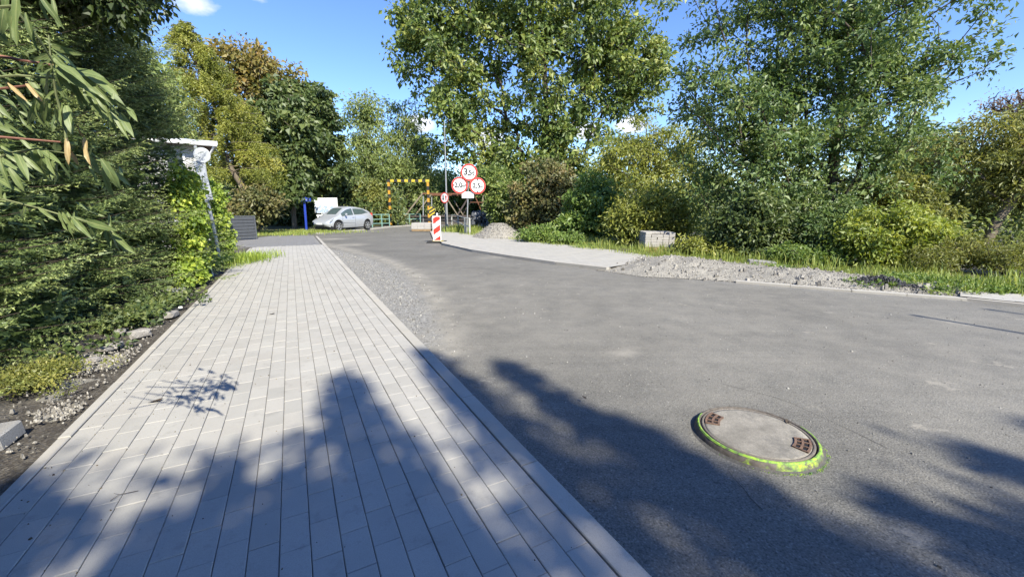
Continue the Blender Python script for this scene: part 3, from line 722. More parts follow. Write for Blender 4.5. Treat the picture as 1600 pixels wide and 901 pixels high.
# far wood closing the view, one mass
def far_wood():
    rng = np.random.default_rng(77); C = []; 
    for a in np.arange(-62, 66, 1.6):
        ar = math.radians(a); R_ = 78 + rng.uniform(-8, 12); h = rng.uniform(4.5, 9.5) * (1.15 if a > 15 else .95)
        if -20 < a < -4: h *= .8
        for q in range(12):
            C.append((R_ * math.sin(ar) + rng.normal() * 1.8, R_ * math.cos(ar) + rng.normal() * 3, rng.uniform(0, 1) ** .8 * h))
    C = np.array(C); V, Fq, t = foliage(rng, C, 1.9, 46, .62, .3, .8, .6, .4)
    o = link('far_wood', np_mesh('far_wood', V, Fq, M_leaf['olive'], t)); tag(o, kind='stuff', label='far wooded bank closing the view behind the bridge and trees', cat='wood')
far_wood()
def mid_thicket():
    rng = np.random.default_rng(78); C = []
    for a in np.arange(8, 62, .55):
        ar = math.radians(a); R_ = rng.uniform(24, 40); h = rng.uniform(1.2, 3.4)
        for q in range(7): C.append((R_ * math.sin(ar) + rng.normal() * .8, R_ * math.cos(ar) + rng.normal() * 1.2, rng.uniform(0, 1) * h - .6))
    C = np.array(C); V, Fq, t = foliage(rng, C, .85, 46, .24, .3, .8, .5, .45)
    o = link('thicket', np_mesh('thicket', V, Fq, M_leaf['birch'], t)); tag(o, kind='stuff', label='rough riverside thicket between and behind the trees on the right', cat='thicket')
    C = []
    for a in np.arange(-50, -14, .5):
        ar = math.radians(a); R_ = rng.uniform(38, 50); h = rng.uniform(1.5, 4.5)
        for q in range(7): C.append((R_ * math.sin(ar) + rng.normal() * .8, R_ * math.cos(ar) + rng.normal() * 1.2, rng.uniform(0, 1) * h))
    C = np.array(C); V, Fq, t = foliage(rng, C, 1.1, 50, .3, .3, .8, .5, .45)
    o = link('thicket', np_mesh('thicket', V, Fq, M_leaf['linden'], t)); tag(o, kind='stuff', label='dark thicket behind the larch and linden on the left', cat='thicket')
mid_thicket()

# ------- spruces of the hedge
def spruce_mesh(rng, H, R0, nlev, perlev, nd_len=.026, nd_w=.0105, dens=.85):
    mb = MB(); mb.tube([(0, 0, -.05), (0, 0, H * .5), (0, 0, H)], [.075, .045, .008], 6)
    NP = []; NA = []; NT = []; TW = []
    for lv in range(nlev):
        f = (lv + rng.random() * .5) / nlev; f = f ** 1.12; z = .12 + (H - .2) * f
        R = R0 * (1 - f) ** .42 * rng.uniform(.82, 1.1) + .06
        for q in range(perlev):
            az = rng.uniform(0, 2 * math.pi); L = R * rng.uniform(.75, 1.15); d = np.array([math.cos(az), math.sin(az), 0]); s = np.array([-d[1], d[0], 0])
            rise = rng.uniform(-.18, .12) + .35 * f
            def pt(t): return np.array([0, 0, z]) + d * L * t + np.array([0, 0, L * (rise * t - .22 * t * (1 - f) + .20 * t ** 3)])
            TW.append((pt(0), pt(.5), pt(1), .012 * (1 - f * .5)))
            btint = rng.normal(.60, .15)
            ntw = int(6 + L * 15)
            for k in range(ntw + 1):
                t = .22 + .78 * k / ntw; p = pt(t)
                if k == ntw: dirv = pt(1) - pt(.93); dirv /= np.linalg.norm(dirv); tl = .12
                else:
                    sd = 1 if k % 2 else -1; ang = rng.uniform(.7, 1.05)
                    dirv = d * math.cos(ang) + s * sd * math.sin(ang) + np.array([0, 0, rng.uniform(-.35, .25)]); dirv /= np.linalg.norm(dirv)
                    tl = (.09 + .30 * L * (1.08 - t)) * rng.uniform(.6, 1.1)
                n = max(5, int(tl / .0062 * dens)); w = np.linspace(0, 1, n)
                base = p + dirv * (w * tl)[:, None] + np.array([0, 0, -.10 * tl])[None] * (w ** 2)[:, None]
                rv = rng.normal(size=(n, 3)); rv -= (rv @ dirv)[:, None] * dirv; rv /= np.linalg.norm(rv, axis=1, keepdims=True) + 1e-9
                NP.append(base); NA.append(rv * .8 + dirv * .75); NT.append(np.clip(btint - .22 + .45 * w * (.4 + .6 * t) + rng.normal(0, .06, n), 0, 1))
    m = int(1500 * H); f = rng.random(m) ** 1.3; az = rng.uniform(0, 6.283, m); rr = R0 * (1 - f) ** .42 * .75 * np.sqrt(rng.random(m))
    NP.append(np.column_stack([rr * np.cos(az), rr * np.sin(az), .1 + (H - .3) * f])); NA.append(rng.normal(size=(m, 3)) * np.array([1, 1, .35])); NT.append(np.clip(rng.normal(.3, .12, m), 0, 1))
    Pn = np.concatenate(NP); A = np.concatenate(NA); t = np.concatenate(NT); A /= np.linalg.norm(A, axis=1, keepdims=True)
    n = len(Pn); B = np.cross(A, rng.normal(size=(n, 3))); B /= np.linalg.norm(B, axis=1, keepdims=True)
    Ln = nd_len * rng.uniform(.8, 1.25, (n, 1)); wd = np.full((n, 1), nd_w); Ln[-m:] = .16; wd[-m:] = .05; V = np.stack([Pn - B * wd / 2, Pn + B * wd / 2, Pn + A * Ln], 1)
    for a, b_, c, r in TW: mb.tube([a, b_, c], [r, r * .6, r * .25], 3, False)
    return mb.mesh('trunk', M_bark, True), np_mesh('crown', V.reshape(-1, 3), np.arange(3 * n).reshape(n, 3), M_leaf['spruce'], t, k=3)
r_ = np.random.default_rng(31)
SPA = spruce_mesh(r_, 8.0, 1.6, 66, 8, .030, .0135, .60); SPB = spruce_mesh(r_, 6.4, 1.5, 54, 8, .030, .0135, .62); SPC = spruce_mesh(r_, 3.2, 1.2, 34, 8, .028, .0115, .75)
for me, x, y, s, rz, lab in ((SPB, -5.5, 2.2, 1.0, .4, 'nearest tall spruce of the hedge at the left edge behind the drooping leaves'),
                             (SPB, -5.85, 3.9, .95, 2.2, 'second spruce of the hedge with low boughs over the bare soil'),
                             (SPA, -7.4, 4.5, 1.0, 3.9, 'tall spruce rising behind the front row of the hedge'),
                             (SPA, -6.85, 5.7, .95, 4.4, 'third spruce of the hedge above the wild strawberry patch'),
                             (SPA, -7.55, 7.2, 1.0, .9, 'tall spruce closing the far end of the hedge before the white house roof'),
                             (SPB, -7.62, 8.5, .95, 1.3, 'last lower spruce of the hedge beside the bright creeper'),
                             (SPB, -4.4, .1, .9, 5.1, 'spruce of the hedge beside the camera just outside the left edge'),
                             (SPB, -3.5, -1.7, 1.0, 2.9, 'spruce of the hedge behind the camera on the left'),
                             (SPA, -1.5, -3.4, 1.0, 1.9, 'second spruce of the hedge behind the camera shading the bare soil'),
                             (SPA, -.6, -5.0, 1.15, 0.7, 'third spruce of the hedge behind the camera shading the far soil')):
    rt = thing('spruce_tree', lab, 'tree', (x, y, 0.03), rz, 'spruces of the hedge'); rt.scale = (s, s, s)
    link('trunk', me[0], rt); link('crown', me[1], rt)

# bright creeper at the end of the hedge
cr = thing('creeper', 'bright green creeper hanging over the end of the hedge round the leaning sign post', 'creeper', (-7.9, 10.2, 0))
rng = np.random.default_rng(41)
ce = [E(300, 345, 8.4, 12, 80, .3), E(304, 405, 8.3, 12, 36, .3), E(296, 430, 7.9, 15, 24, .3), E(338, 345, 11.7, 13, 62, .35), E(347, 385, 11.8, 11, 42, .35), E(325, 305, 11.8, 13, 30, .3), E(291, 300, 8.5, 12, 50, .3)]
C = env_points(rng, [(tuple(Vector(c) - Vector((-7.9, 10.2, 0))), r) for c, r in ce], 300, .5); C = C[C[:, 2] > .05]
V, Fq, t = foliage(rng, C, .17, 44, .075, .9, 1.2, .8, .45, .3)
keep = V.reshape(-1, 4, 3)[:, :, 2].min(1) > .0; V = V.reshape(-1, 4, 3)[keep]
link('leaves', np_mesh('leaves', V, np.arange(len(V) * 4).reshape(-1, 4), M_leaf['vine'], t[keep]), cr)
mb = MB()
for k in range(14):
    x = rng.uniform(-.5, .5); pts = [(x + rng.normal() * .1, rng.normal() * .15 - .2, z) for z in np.linspace(0, 2.2, 6)]; mb.tube(pts, .008, 4)
mb.build('stem', M_gstem, cr)

# ------- trees behind the camera that shade the foreground
def shade_conifer(tip_px, H, R0, seed, lab, nl=15):
    t_ = P(*tip_px); k = H / math.tan(SUN_EL); base = Vector((t_.x + SX * k, t_.y + SY * k, -.05)); rng = np.random.default_rng(seed)
    rt = thing('conifer_tree', lab, 'tree', base); mb = MB(); mb.tube([(0, 0, -.1), (0, 0, H)], [.2, .02], 6); mb.build('trunk', M_bark, rt)
    C = []; R = []
    n = int(H * 9)
    for i in range(n):
        f = (i / n) ** .9; z = 1.0 + (H - 1.1) * f; L = R0 * (1 - f) ** .8
        for q in range(4):
            az = rng.uniform(0, 6.283); r = L * math.sqrt(rng.random()); C.append((r * math.cos(az), r * math.sin(az), z - .25 * r)); R.append(.07 + .30 * (1 - f))
    C = np.array(C); V, Fq, t = foliage(rng, C, np.array(R), nl, .15, .3, .5, .4, .4)
    link('crown', np_mesh('crown', V, Fq, M_leaf['spruce'], t), rt)
for tip, H, R0, sd, lab in (((770, 553), 12.5, 1.15, 1, 'tall conifer behind the camera whose tip throws the pointed shadow on the road'),
                            ((655, 540), 13.5, 1.7, 2, 'tall conifer behind the camera shading the middle of the pavement'),
                            ((530, 580), 12.0, 1.8, 3, 'conifer behind the camera shading the left half of the pavement'),
                            ((890, 625), 12.0, 1.1, 4, 'conifer behind the camera shading the road beside the kerb'),
                            ((960, 640), 13.0, .9, 5, 'conifer behind the camera shading the road left of the manhole'),
                            ((1450, 672), 12.5, 2.2, 6, 'conifer behind the camera shading the road right of the manhole'),
                            ((1575, 645), 13.0, 2.2, 7, 'conifer behind the camera shading the right edge of the road'),
                            ((70, 715), 11.0, 2.2, 9, 'conifer behind the camera shading the lower left corner of the pavement'),
                            ((1320, 738), 11.0, 1.3, 8, 'small conifer behind the camera shading the road below the manhole')):
    shade_conifer(tip, H, R0, sd, lab, {1: 9, 4: 5, 5: 5}.get(sd, 12))
def shade_broad(gx, gy, h, ells, n, seed, lab):
    k = h / math.tan(SUN_EL); cx, cy = gx + SX * k, gy + SY * k; rng = np.random.default_rng(seed)
    tree('broadleaf_tree', lab, 'tree', Vector((cx, cy, -.05)), Vector((cx, cy, h + .5)), [(Vector((cx + a, cy + b, h + c)), r) for a, b, c, r in ells], M_leaf['center'], n, 30, .16, .42, .2, seed, shell=.8, zmin=2)
shade_broad(-.9, 1.0, 9, [(0, 0, 0, (1.2, 1.0, .8)), (-1.3, -.3, -.2, (1.0, .9, .7)), (-2.2, .1, -.2, (.9, .7, .6)), (-.6, .75, 0, (.9, .45, .5)), (-1.6, .7, -.1, (.8, .45, .5)), (.3, .6, .1, (.6, .4, .4)), (1.0, -.5, .1, (.6, .7, .7))], 190, 51, 'broad tree behind the camera shading the near pavement')
shade_broad(2.2, .75, 9, [(0, 0, 0, (.8, .8, .7)), (1.2, .3, .2, (1.0, .8, .7)), (2.5, .3, 0, (1.0, .9, .8))], 100, 52, 'broad tree behind the camera shading the near road')

for (px, py), H in (((1425, 487), 7.0), ((1540, 478), 7.5)):
    q = P(px, py); k = H / math.tan(SUN_EL); pb = Vector((q.x + SX * k, q.y + SY * k, -.1)); rt = thing('utility_pole', 'wooden pole outside the right of the frame throwing a thin shadow streak' if H < 7.2 else 'second wooden pole outside the frame with a shorter shadow streak', 'pole', pb)
    mb = MB(); mb.tube([(0, 0, -.1), (0, 0, H)], [.06, .035], 8); mb.build('pole', M_barkl, rt); mb = MB(); mb.lathe([(.05, H - .04), (.05, H + .02), (.02, H + .06)], 8); mb.build('cap', M_barkl, rt)

# ------------------------------------------------------------------ drooping branch close to the camera
def elder():
    rng = np.random.default_rng(61)
    base = Vector((-2.6, 1.0, 0)); rt = thing('shrub', 'shrub at the left edge with large pale drooping leaves on reddish stems', 'shrub', base)
    variants = []
    for q in range(4):
        L, w = 1.0, (.17, .23, .15, .20)[q]; mb = MB(); n = 7; vs = []; fs = []
        curl = (.55, .9, .3, .7)[q]; tw = (.3, -.4, .15, .5)[q]
        for i in range(n):
            t = i / (n - 1); hw = w * .5 * (math.sin(math.pi * min(1, t * .92 + .06)) ** .8) * (1 - .25 * t)
            if i == n - 1: hw = .004
            x = t * (1 - .12 * curl * t); z = -curl * .35 * t * t; a = tw * t
            e = .32 + .25 * math.sin(7 * t + q)
            wv = .02 * math.sin(11 * t + q)
            for sgn in (-1, -.5, 0, .5, 1):
                yy = sgn * hw; zz = abs(sgn) ** 1.3 * hw * e + wv * sgn
                vs.append((x, yy * math.cos(a) - zz * math.sin(a), z + yy * math.sin(a) + zz * math.cos(a)))
        for i in range(n - 1):
            for j in range(4): k = i * 5 + j; fs.append((k, k + 1, k + 6, k + 5))
        nb_ = len(fs); b0 = len(vs)
        for i in range(n):
            c_ = vs[i * 5 + 2]; w_ = .012 * (1 - .8 * i / (n - 1)); vs += [(c_[0], -w_, c_[2] + .004), (c_[0], w_, c_[2] + .004)]
        for i in range(n - 1): fs.append((b0 + 2 * i, b0 + 2 * i + 1, b0 + 2 * i + 3, b0 + 2 * i + 2))
        mb.add(vs, fs)
        for nm, key in (('g', 'elder'), ('d', 'dry')):
            me = mb.mesh('leaf', M_leaf[key], True)
            a = me.attributes.new('tint', 'FLOAT', 'FACE'); a.data.foreach_set('value', np.where(np.arange(len(me.polygons)) >= nb_, 1.0, np.clip(rng.normal(.45, .08, len(me.polygons)) + .2 * (q - 1.5) / 2, 0, 1)).astype(np.float32)); variants.append(me)
    ct = []
    def leaf(px, py, dx, dy, ln, Y, dry=False, roll=None):
        a = at(px, py, Y); d2 = math.hypot(dx, dy); b_ = at(px + dx / d2 * ln, py + dy / d2 * ln, Y + rng.uniform(-.06, .06))
        X = (b_ - a); L = X.length; X.normalize()
        up = Vector((rng.normal() * .35 + .25, -.75 + rng.normal() * .3, .55 + rng.normal() * .25)) if roll is None else roll
        Z = (up - X * up.dot(X)).normalized(); Yv = Z.cross(X)
        M = Matrix((X, Yv, Z)).transposed().to_4x4(); me = variants[int(rng.integers(4)) * 2 + (1 if dry else 0)]
        o = link('leaf', me, rt); s = L * 1.0
        o.matrix_local = Matrix.Translation(a - base) @ M @ Matrix.Diagonal((s, s * rng.uniform(.85, 1.3), s, 1))
    def stem(pts, r, m):
        mb = MB(); L = [at(x, y, Y) - base for x, y, Y in pts]; out = []
        for i in range(len(L) - 1):
            for k in range(4): out.append(L[i].lerp(L[i + 1], k / 4))
        out.append(L[-1]); mb.tube(out, [r * (1 - .6 * k / len(out)) for k in range(len(out))], 6); mb.build('stem', m, rt)
    stem([(-160, 60, 1.45), (0, 88, 1.4), (45, 96, 1.4), (95, 104, 1.45), (140, 112, 1.5)], .006, M_stem)
    stem([(-160, 190, 1.45), (0, 214, 1.4), (95, 222, 1.45)], .006, M_stem)
    stem([(-170, 250, 1.5), (0, 310, 1.5), (60, 325, 1.5), (110, 340, 1.5), (165, 352, 1.52), (186, 372, 1.52)], .004, M_gstem)
    stem([(-150, 130, 1.35), (30, 118, 1.4), (110, 125, 1.45), (160, 150, 1.5), (188, 180, 1.55)], .004, M_gstem)
    stem([(105, 250, 1.45), (102, 200, 1.45), (88, 150, 1.42), (80, 100, 1.4), (76, 55, 1.4)], .0045, M_gstem)
    stem([(-150, 20, 1.3), (20, 10, 1.3), (60, 60, 1.35), (85, 100, 1.4)], .005, M_gstem)
    stem([(-140, 330, 1.45), (10, 240, 1.45), (60, 232, 1.45), (140, 246, 1.5)], .004, M_gstem)
    stem([(-160, 160, 1.5), (-10, 140, 1.45), (60, 132, 1.45)], .006, M_stem)
    spec = [(28, -12, -8, 60, 85, 1.2), (40, 20, 12, 50, 62, 1.25), (58, -12, 30, 40, 72, 1.3), (6, 15, -6, 30, 46, 1.25), (24, 8, -18, 50, 60, 1.22), (-8, 30, 8, 30, 55, 1.25),
            (80, 72, 40, 12, 48, 1.4), (82, 78, 45, 28, 55, 1.4), (82, 84, 40, 35, 60, 1.4), (84, 96, 50, 22, 60, 1.4), (84, 100, 55, 42, 62, 1.42), (86, 108, 35, 45, 50, 1.42), (78, 92, -40, 25, 52, 1.4), (76, 100, -45, 20, 50, 1.38), (78, 84, -20, 8, 40, 1.4), (84, 106, -30, 45, 52, 1.4), (88, 110, 5, 45, 44, 1.4),
            (120, 118, 50, 30, 60, 1.45), (130, 120, 45, 42, 58, 1.46), (145, 135, 25, 45, 48, 1.48), (150, 142, 45, 30, 62, 1.5), (160, 150, 4, 45, 40, 1.5), (172, 170, 30, 50, 56, 1.52), (170, 168, -6, 42, 36, 1.52), (188, 178, 12, 30, 30, 1.55), (110, 125, 25, 45, 56, 1.45), (118, 130, 8, 45, 48, 1.45), (100, 112, 48, 34, 70, 1.43),
            (60, 150, -12, 45, 58, 1.42), (66, 150, 4, 48, 42, 1.42), (52, 160, 10, 45, 44, 1.42), (96, 160, -8, 40, 40, 1.44), (104, 165, 8, 50, 42, 1.44), (88, 142, -40, 22, 46, 1.42), (56, 128, -25, 25, 36, 1.42), (70, 155, -6, 52, 50, 1.41),
            (-6, 120, 35, 22, 36, 1.35), (-10, 155, 18, 28, 36, 1.38), (-6, 180, 20, 30, 36, 1.4), (-8, 195, 34, 14, 34, 1.42),
            (2, 228, 30, 30, 42, 1.45), (10, 236, 40, 20, 46, 1.45), (24, 236, 20, 40, 50, 1.45), (36, 244, 30, 24, 42, 1.45), (56, 230, 6, 45, 46, 1.46), (62, 232, 30, 20, 38, 1.46), (72, 232, 4, 44, 40, 1.46), (88, 254, 2, 45, 40, 1.47), (92, 254, 26, 30, 40, 1.47), (66, 250, -10, 40, 40, 1.46), (138, 242, 22, 35, 44, 1.5), (150, 250, 45, 8, 40, 1.5), (158, 248, 30, 45, 60, 1.5), (172, 268, 12, 34, 32, 1.5),
            (0, 246, 10, 45, 50, 1.44), (14, 262, 26, 40, 46, 1.45), (-4, 280, 30, 16, 38, 1.47), (-6, 320, 30, -6, 34, 1.5), (6, 312, -12, -20, 34, 1.5),
            (92, 330, 8, 30, 32, 1.5), (98, 332, 20, 38, 36, 1.5), (110, 338, -4, 46, 44, 1.5), (114, 340, 30, 36, 40, 1.5), (136, 346, 30, 8, 36, 1.51), (150, 350, -14, 24, 30, 1.51), (166, 354, 2, 40, 38, 1.52), (170, 356, 16, 44, 48, 1.52), (184, 372, 18, 26, 36, 1.52), (176, 364, 34, 34, 46, 1.52), (60, 324, 26, 20, 32, 1.5), (40, 320, -8, 24, 28, 1.5), (112, 338, 34, 10, 36, 1.5),
            (62, 118, 44, -8, 50, 1.44), (40, 118, 30, 30, 44, 1.42), (108, 112, 36, -4, 40, 1.45), (130, 112, 46, 20, 56, 1.48), (30, 180, 26, 34, 44, 1.44), (20, 150, 34, 24, 44, 1.42)]
    for s in spec: leaf(*s)
    for s in spec[12:62]: leaf(s[0] + rng.normal() * 9, s[1] + rng.normal() * 8, s[2] + rng.normal() * 14, s[3] + rng.normal() * 10, s[4] * rng.uniform(.6, .95), s[5] + rng.uniform(.02, .16))
    for s in spec: leaf(s[0] + rng.normal() * 16, s[1] + rng.normal() * 14, s[2] + rng.normal() * 18, s[3] + 8 + rng.normal() * 12, s[4] * rng.uniform(.55, .9), s[5] + rng.uniform(.04, .28)) if rng.random() < .75 else None
    for s in [(104, 215, 4, 45, 44, 1.45), (132, 215, 2, 45, 42, 1.46), (122, 196, 12, 36, 34, 1.46), (12, 130, 24, 22, 40, 1.4), (40, 128, 28, 34, 36, 1.42), (112, 236, 10, 30, 30, 1.46)]: leaf(*s, dry=True)
elder()

# ------------------------------------------------------------------ pebbles, gravel, heaps
def rock_verts(rng, n=None):
    """low, lumpy 8-vertex stone"""
    v = np.array([(-1, -1, -1), (1, -1, -1), (1, 1, -1), (-1, 1, -1), (-1, -1, 1), (1, -1, 1), (1, 1, 1), (-1, 1, 1)], float) * .5
    return v
BF = np.array([(0, 3, 2, 1), (4, 5, 6, 7), (0, 1, 5, 4), (1, 2, 6, 5), (2, 3, 7, 6), (3, 0, 4, 7)])
def pebbles(name, pts, size, mat, rng, parent=None, label=None, cat=None):
    pts = np.asarray(pts); n = len(pts); s = size * rng.lognormal(0, .35, n)
    v = np.repeat(rock_verts(rng)[None], n, 0) * (1 + rng.normal(0, .22, (n, 8, 3))); v[:, 4:, :2] *= .6
    v *= s[:, None, None] * rng.uniform(.6, 1.2, (n, 1, 3))
    a = rng.uniform(0, 6.28, n); ca, sa = np.cos(a), np.sin(a); x = v[:, :, 0] * ca[:, None] - v[:, :, 1] * sa[:, None]; y = v[:, :, 0] * sa[:, None] + v[:, :, 1] * ca[:, None]
    v[:, :, 0], v[:, :, 1] = x, y; v += pts[:, None, :]; v[:, :, 2] += s[:, None] * .18
    Fq = (BF[None] + (np.arange(n) * 8)[:, None, None]).reshape(-1, 4)
    o = link(name, np_mesh(name, v.reshape(-1, 3), Fq, mat, np.repeat(rng.random(n), 6)), parent)
    tag(o, label, cat, kind='stuff'); return o
def pebmat(name, stops):
    m, t, b = newmat(name); a = t.nodes.new('ShaderNodeAttribute'); a.attribute_name = 'tint'
    t.links.new(ramp(t, a.outputs['Fac'], stops), b.inputs['Base Color']); b.inputs['Roughness'].default_value = .9; return m
M_peb = pebmat('grey_chippings', [(0.0, (.09, .086, .08)), (.5, (.20, .193, .18)), (1.0, (.38, .365, .335))])
M_pebw = pebmat('mixed_rubble', [(0.0, (.12, .11, .095)), (.5, (.25, .232, .205)), (1.0, (.40, .375, .33))])
M_pebd = pebmat('black_asphalt_crumbs', [(0.0, (.02, .02, .022)), (.5, (.045, .045, .05)), (1.0, (.09, .09, .095))])
rng = np.random.default_rng(71)
gp = grit_poly; xs = [p.x for p in gp]; ys = [p.y for p in gp]
Q = np.stack([rng.uniform(min(xs), max(xs), 60000), rng.uniform(min(ys), max(ys), 60000)], 1)
d = dist_poly(Q[:, 0], Q[:, 1], gp + gp[:1]); ins = inside(Q[:, 0], Q[:, 1], gp); kk = ins & (rng.random(len(Q)) < np.clip(.06 + d * 1.3, 0, .8)) | (~ins & (d < .35) & (rng.random(len(Q)) < .12 * (1 - d / .35)))
lv = ((Q[:, 0] - O0.x) * DY + (Q[:, 1] - O0.y) * (-DX)) > .0
Q = Q[kk & lv]; Q = Q[np.argsort(np.hypot(Q[:, 0], Q[:, 1]))][:16000]
pebbles('chippings', np.column_stack([Q, np.full(len(Q), ZR)]), .0125, M_peb, rng, label='loose grey chippings strewn on the road along the left kerb', cat='gravel')
# scattered single chips on the asphalt
Q = np.stack([rng.uniform(-1, 9, 1700), rng.uniform(1.3, 9, 1700)], 1)
Q = Q[((Q[:, 0] - O0.x) * DY + (Q[:, 1] - O0.y) * (-DX)) > .05]
pebbles('chippings', np.column_stack([Q, np.full(len(Q), ZR)]), .008, M_peb, rng, label='single stone chips scattered over the asphalt', cat='gravel')

# berm of crushed stone along the right edge
ba = up([P(x, y) for x, y in ((930, 419), (1000, 429), (1150, 437), (1330, 451), (1515, 465))], ZR + .01)
bb = up([P(x, y) for x, y in ((1000, 404), (1045, 405), (1200, 419), (1400, 441), (1535, 458))], .06)
def bz(p, a, b):
    prof = math.sin(math.pi * min(1, b * .98)) ** .8
    h = .055 + .11 * math.exp(-((a - .30) / .09) ** 2) + .12 * math.exp(-((a - .17) / .08) ** 2) + .08 * math.exp(-((a - .62) / .15) ** 2)
    h *= min(1, a * 9) * min(1, (1 - a) * 6)
    return prof * h * (1 + .45 * fbm(p.x, p.y, 2.2, 9)) + .018 * fbm(p.x, p.y, 9, 4) * prof
berm = strip('gravel_berm', ba, bb, M_sandgr, 160, 22, zf=bz, kind=None)
tag(berm, 'long low berm of crushed stone and sand along the right road edge', 'gravel heap')
vb = np.array([tuple(v.co) for v in berm.data.vertices]); sel = vb[rng.integers(0, len(vb), 7000)] + np.column_stack([rng.normal(0, .06, (7000, 2)), np.full(7000, -.004)])
pebbles('pebbles', sel, .013, M_pebw, rng, berm)
sel = vb[rng.integers(0, len(vb), 420)] + np.column_stack([rng.normal(0, .07, (420, 2)), np.zeros(420)])
pebbles('stones', sel, .04, M_pebw, rng, berm)
c = P(1385, 449); 
m_ = 420; pz = rng.normal(0, 1, (m_, 2)) * [.28, .13]; rot = math.atan2(-.74, .67)
pq = np.column_stack([c.x + pz[:, 0] * .67 - pz[:, 1] * -.74, c.y + pz[:, 0] * -.74 + pz[:, 1] * .67 + .12, .05 + .13 * np.exp(-(pz ** 2).sum(1) / .1)])
pebbles('asphalt_crumbs', pq, .03, M_pebd, rng, label='small dark heap of broken asphalt crumbs on the berm', cat='rubble')

# cone heap of gravel
def heap(c, r, h):
    n = 44; m = 14; vs = []; fs = []
    for j in range(m + 1):
        f = j / m
        for i in range(n):
            a = 2 * math.pi * i / n; rr = r * f * (1 + .10 * fbm(math.cos(a), math.sin(a), 1.3, 6)) * (1.12 if math.cos(a) > 0 else 1)
            z = h * (1 - f) ** 1.05 * (1 - .25 * math.exp(-(f / .12) ** 2)) + .035 * fbm(rr * math.cos(a), rr * math.sin(a), 4, 2) * (1 if f < .97 else 0)
            vs.append((rr * math.cos(a), rr * math.sin(a), z - .02))
    for j in range(m):
        for i in range(n): i2 = (i + 1) % n; fs.append((j * n + i, (j + 1) * n + i, (j + 1) * n + i2, j * n + i2))
    rt = thing('gravel_heap', 'conical heap of beige gravel beside the footway under the tall tree', 'gravel heap', c)
    mb = MB(); mb.add(vs, fs); o = mb.build('heap', M_sandgr, rt, True)
    va = np.array(vs); rg = np.random.default_rng(5); w = va[rg.integers(n, len(va), 4200)] + np.column_stack([rg.normal(0, .06, (4200, 2)), rg.uniform(-.01, .012, 4200)])
    pebbles('pebbles', w, .022, M_pebw, rg, rt)
heap(Vector((-.72, 21.1, .0)), 1.38, .93)

# stones and slabs lying about
def stone(name, label, loc, size, rz, seed, mat=M_stone, cat='stone', tilt=(0, 0), group=None):
    rg = np.random.default_rng(seed); bm = bmesh.new(); bmesh.ops.create_icosphere(bm, subdivisions=2, radius=.5)
    for v in bm.verts:
        nrm = v.co.normalized(); k = 1 + .35 * mnoise.noise(nrm * 1.7 + Vector((seed, 0, 0))) + .12 * mnoise.noise(nrm * 5 + Vector((0, seed, 0)))
        q = nrm * .5 * k; lim = .36; q = Vector([max(-lim, min(lim, t)) for t in q]); v.co = Vector((q.x * size[0] / lim / 2, q.y * size[1] / lim / 2, q.z * size[2] / lim / 2))
    me = bpy.data.meshes.new(name); bm.to_mesh(me); bm.free(); me.materials.append(mat)
    o = link(name, me, None, loc); o.rotation_euler = (*tilt, rz); return tag(o, label, cat, group)
def slab(name, label, loc, size, rz, tilt=(0, 0), mat=M_conc, cat='slab'):
    bm = bmesh.new(); bmesh.ops.create_cube(bm, size=1)
    for v in bm.verts: v.co = Vector((v.co.x * size[0], v.co.y * size[1], v.co.z * size[2]))
    bmesh.ops.bevel(bm, geom=list(bm.edges), offset=.012, segments=1, affect='EDGES')
    me = bpy.data.meshes.new(name); bm.to_mesh(me); bm.free(); me.materials.append(mat)
    o = link(name, me, None, loc); o.rotation_euler = (*tilt, rz); return tag(o, label, cat)
p = P(2, 692); slab('concrete_block', 'broken pale concrete block on the soil at the lower left edge', (p.x - .12, p.y, .02), (.30, .22, .11), .35, (.08, -.06))
p = P(284, 466); slab('concrete_block', 'grey concrete offcut lying in the verge beneath the creeper', (p.x - .1, p.y, .07), (.34, .22, .18), .9, (.12, .1))
p = P(1190, 417); slab('concrete_slab', 'flat grey kerb slab lying in the grass behind the gravel berm', (p.x + .02, p.y + .05, .11), (.62, .26, .10), -.35, (.05, .06))
for (px, py, sx, sy, sz, sd, lab) in ((218, 522, .20, .13, .10, 1, 'squarish grey brown stone nearest the strawberry leaves'), (180, 540, .19, .11, .05, 2, 'flat pale stone lying singly on the bare soil'),
                                      (165, 546, .12, .09, .045, 3, 'small flat pale stone beside the larger flat one'), (187, 519, .12, .09, .06, 4, 'small rounded stone under the spruce boughs'),
                                      (268, 492, .2, .12, .09, 5, 'long dull stone against the pavement edging'), (148, 562, .10, .07, .04, 6, 'small stone in the gravelly patch of the verge'),
                                      (282, 481, .05, .04, .03, 7, 'bright white scrap lying by the concrete offcut')):
    p = P(px, py, .02); stone('stone' if sd != 7 else 'litter', lab, (p.x, p.y, .03), (sx, sy, sz), sd, sd, M_stone if sd != 7 else M_white, 'stone' if sd != 7 else 'litter')
Q = []
for (px, py, rx, ry, n) in ((135, 570, .4, .35, 520), (105, 640, .25, .2, 260), (190, 550, .4, .4, 160), (150, 600, .6, .7, 220), (60, 690, .4, .4, 70), (240, 510, .5, .8, 140)):
    c = P(px, py); Q.append(np.column_stack([rng.normal(c.x, rx * .5, n), rng.normal(c.y, ry * .5, n)]))
Q = np.concatenate(Q); uq = (Q[:, 0] - O0.x) * DY + (Q[:, 1] - O0.y) * (-DX); Q = Q[(uq < -2.74) & (uq > -4.5)]
pebbles('rubble', np.column_stack([Q, np.full(len(Q), .0)]), .0115, M_pebw, rng, label='scattered pale rubble on the bare soil of the left verge', cat='rubble')

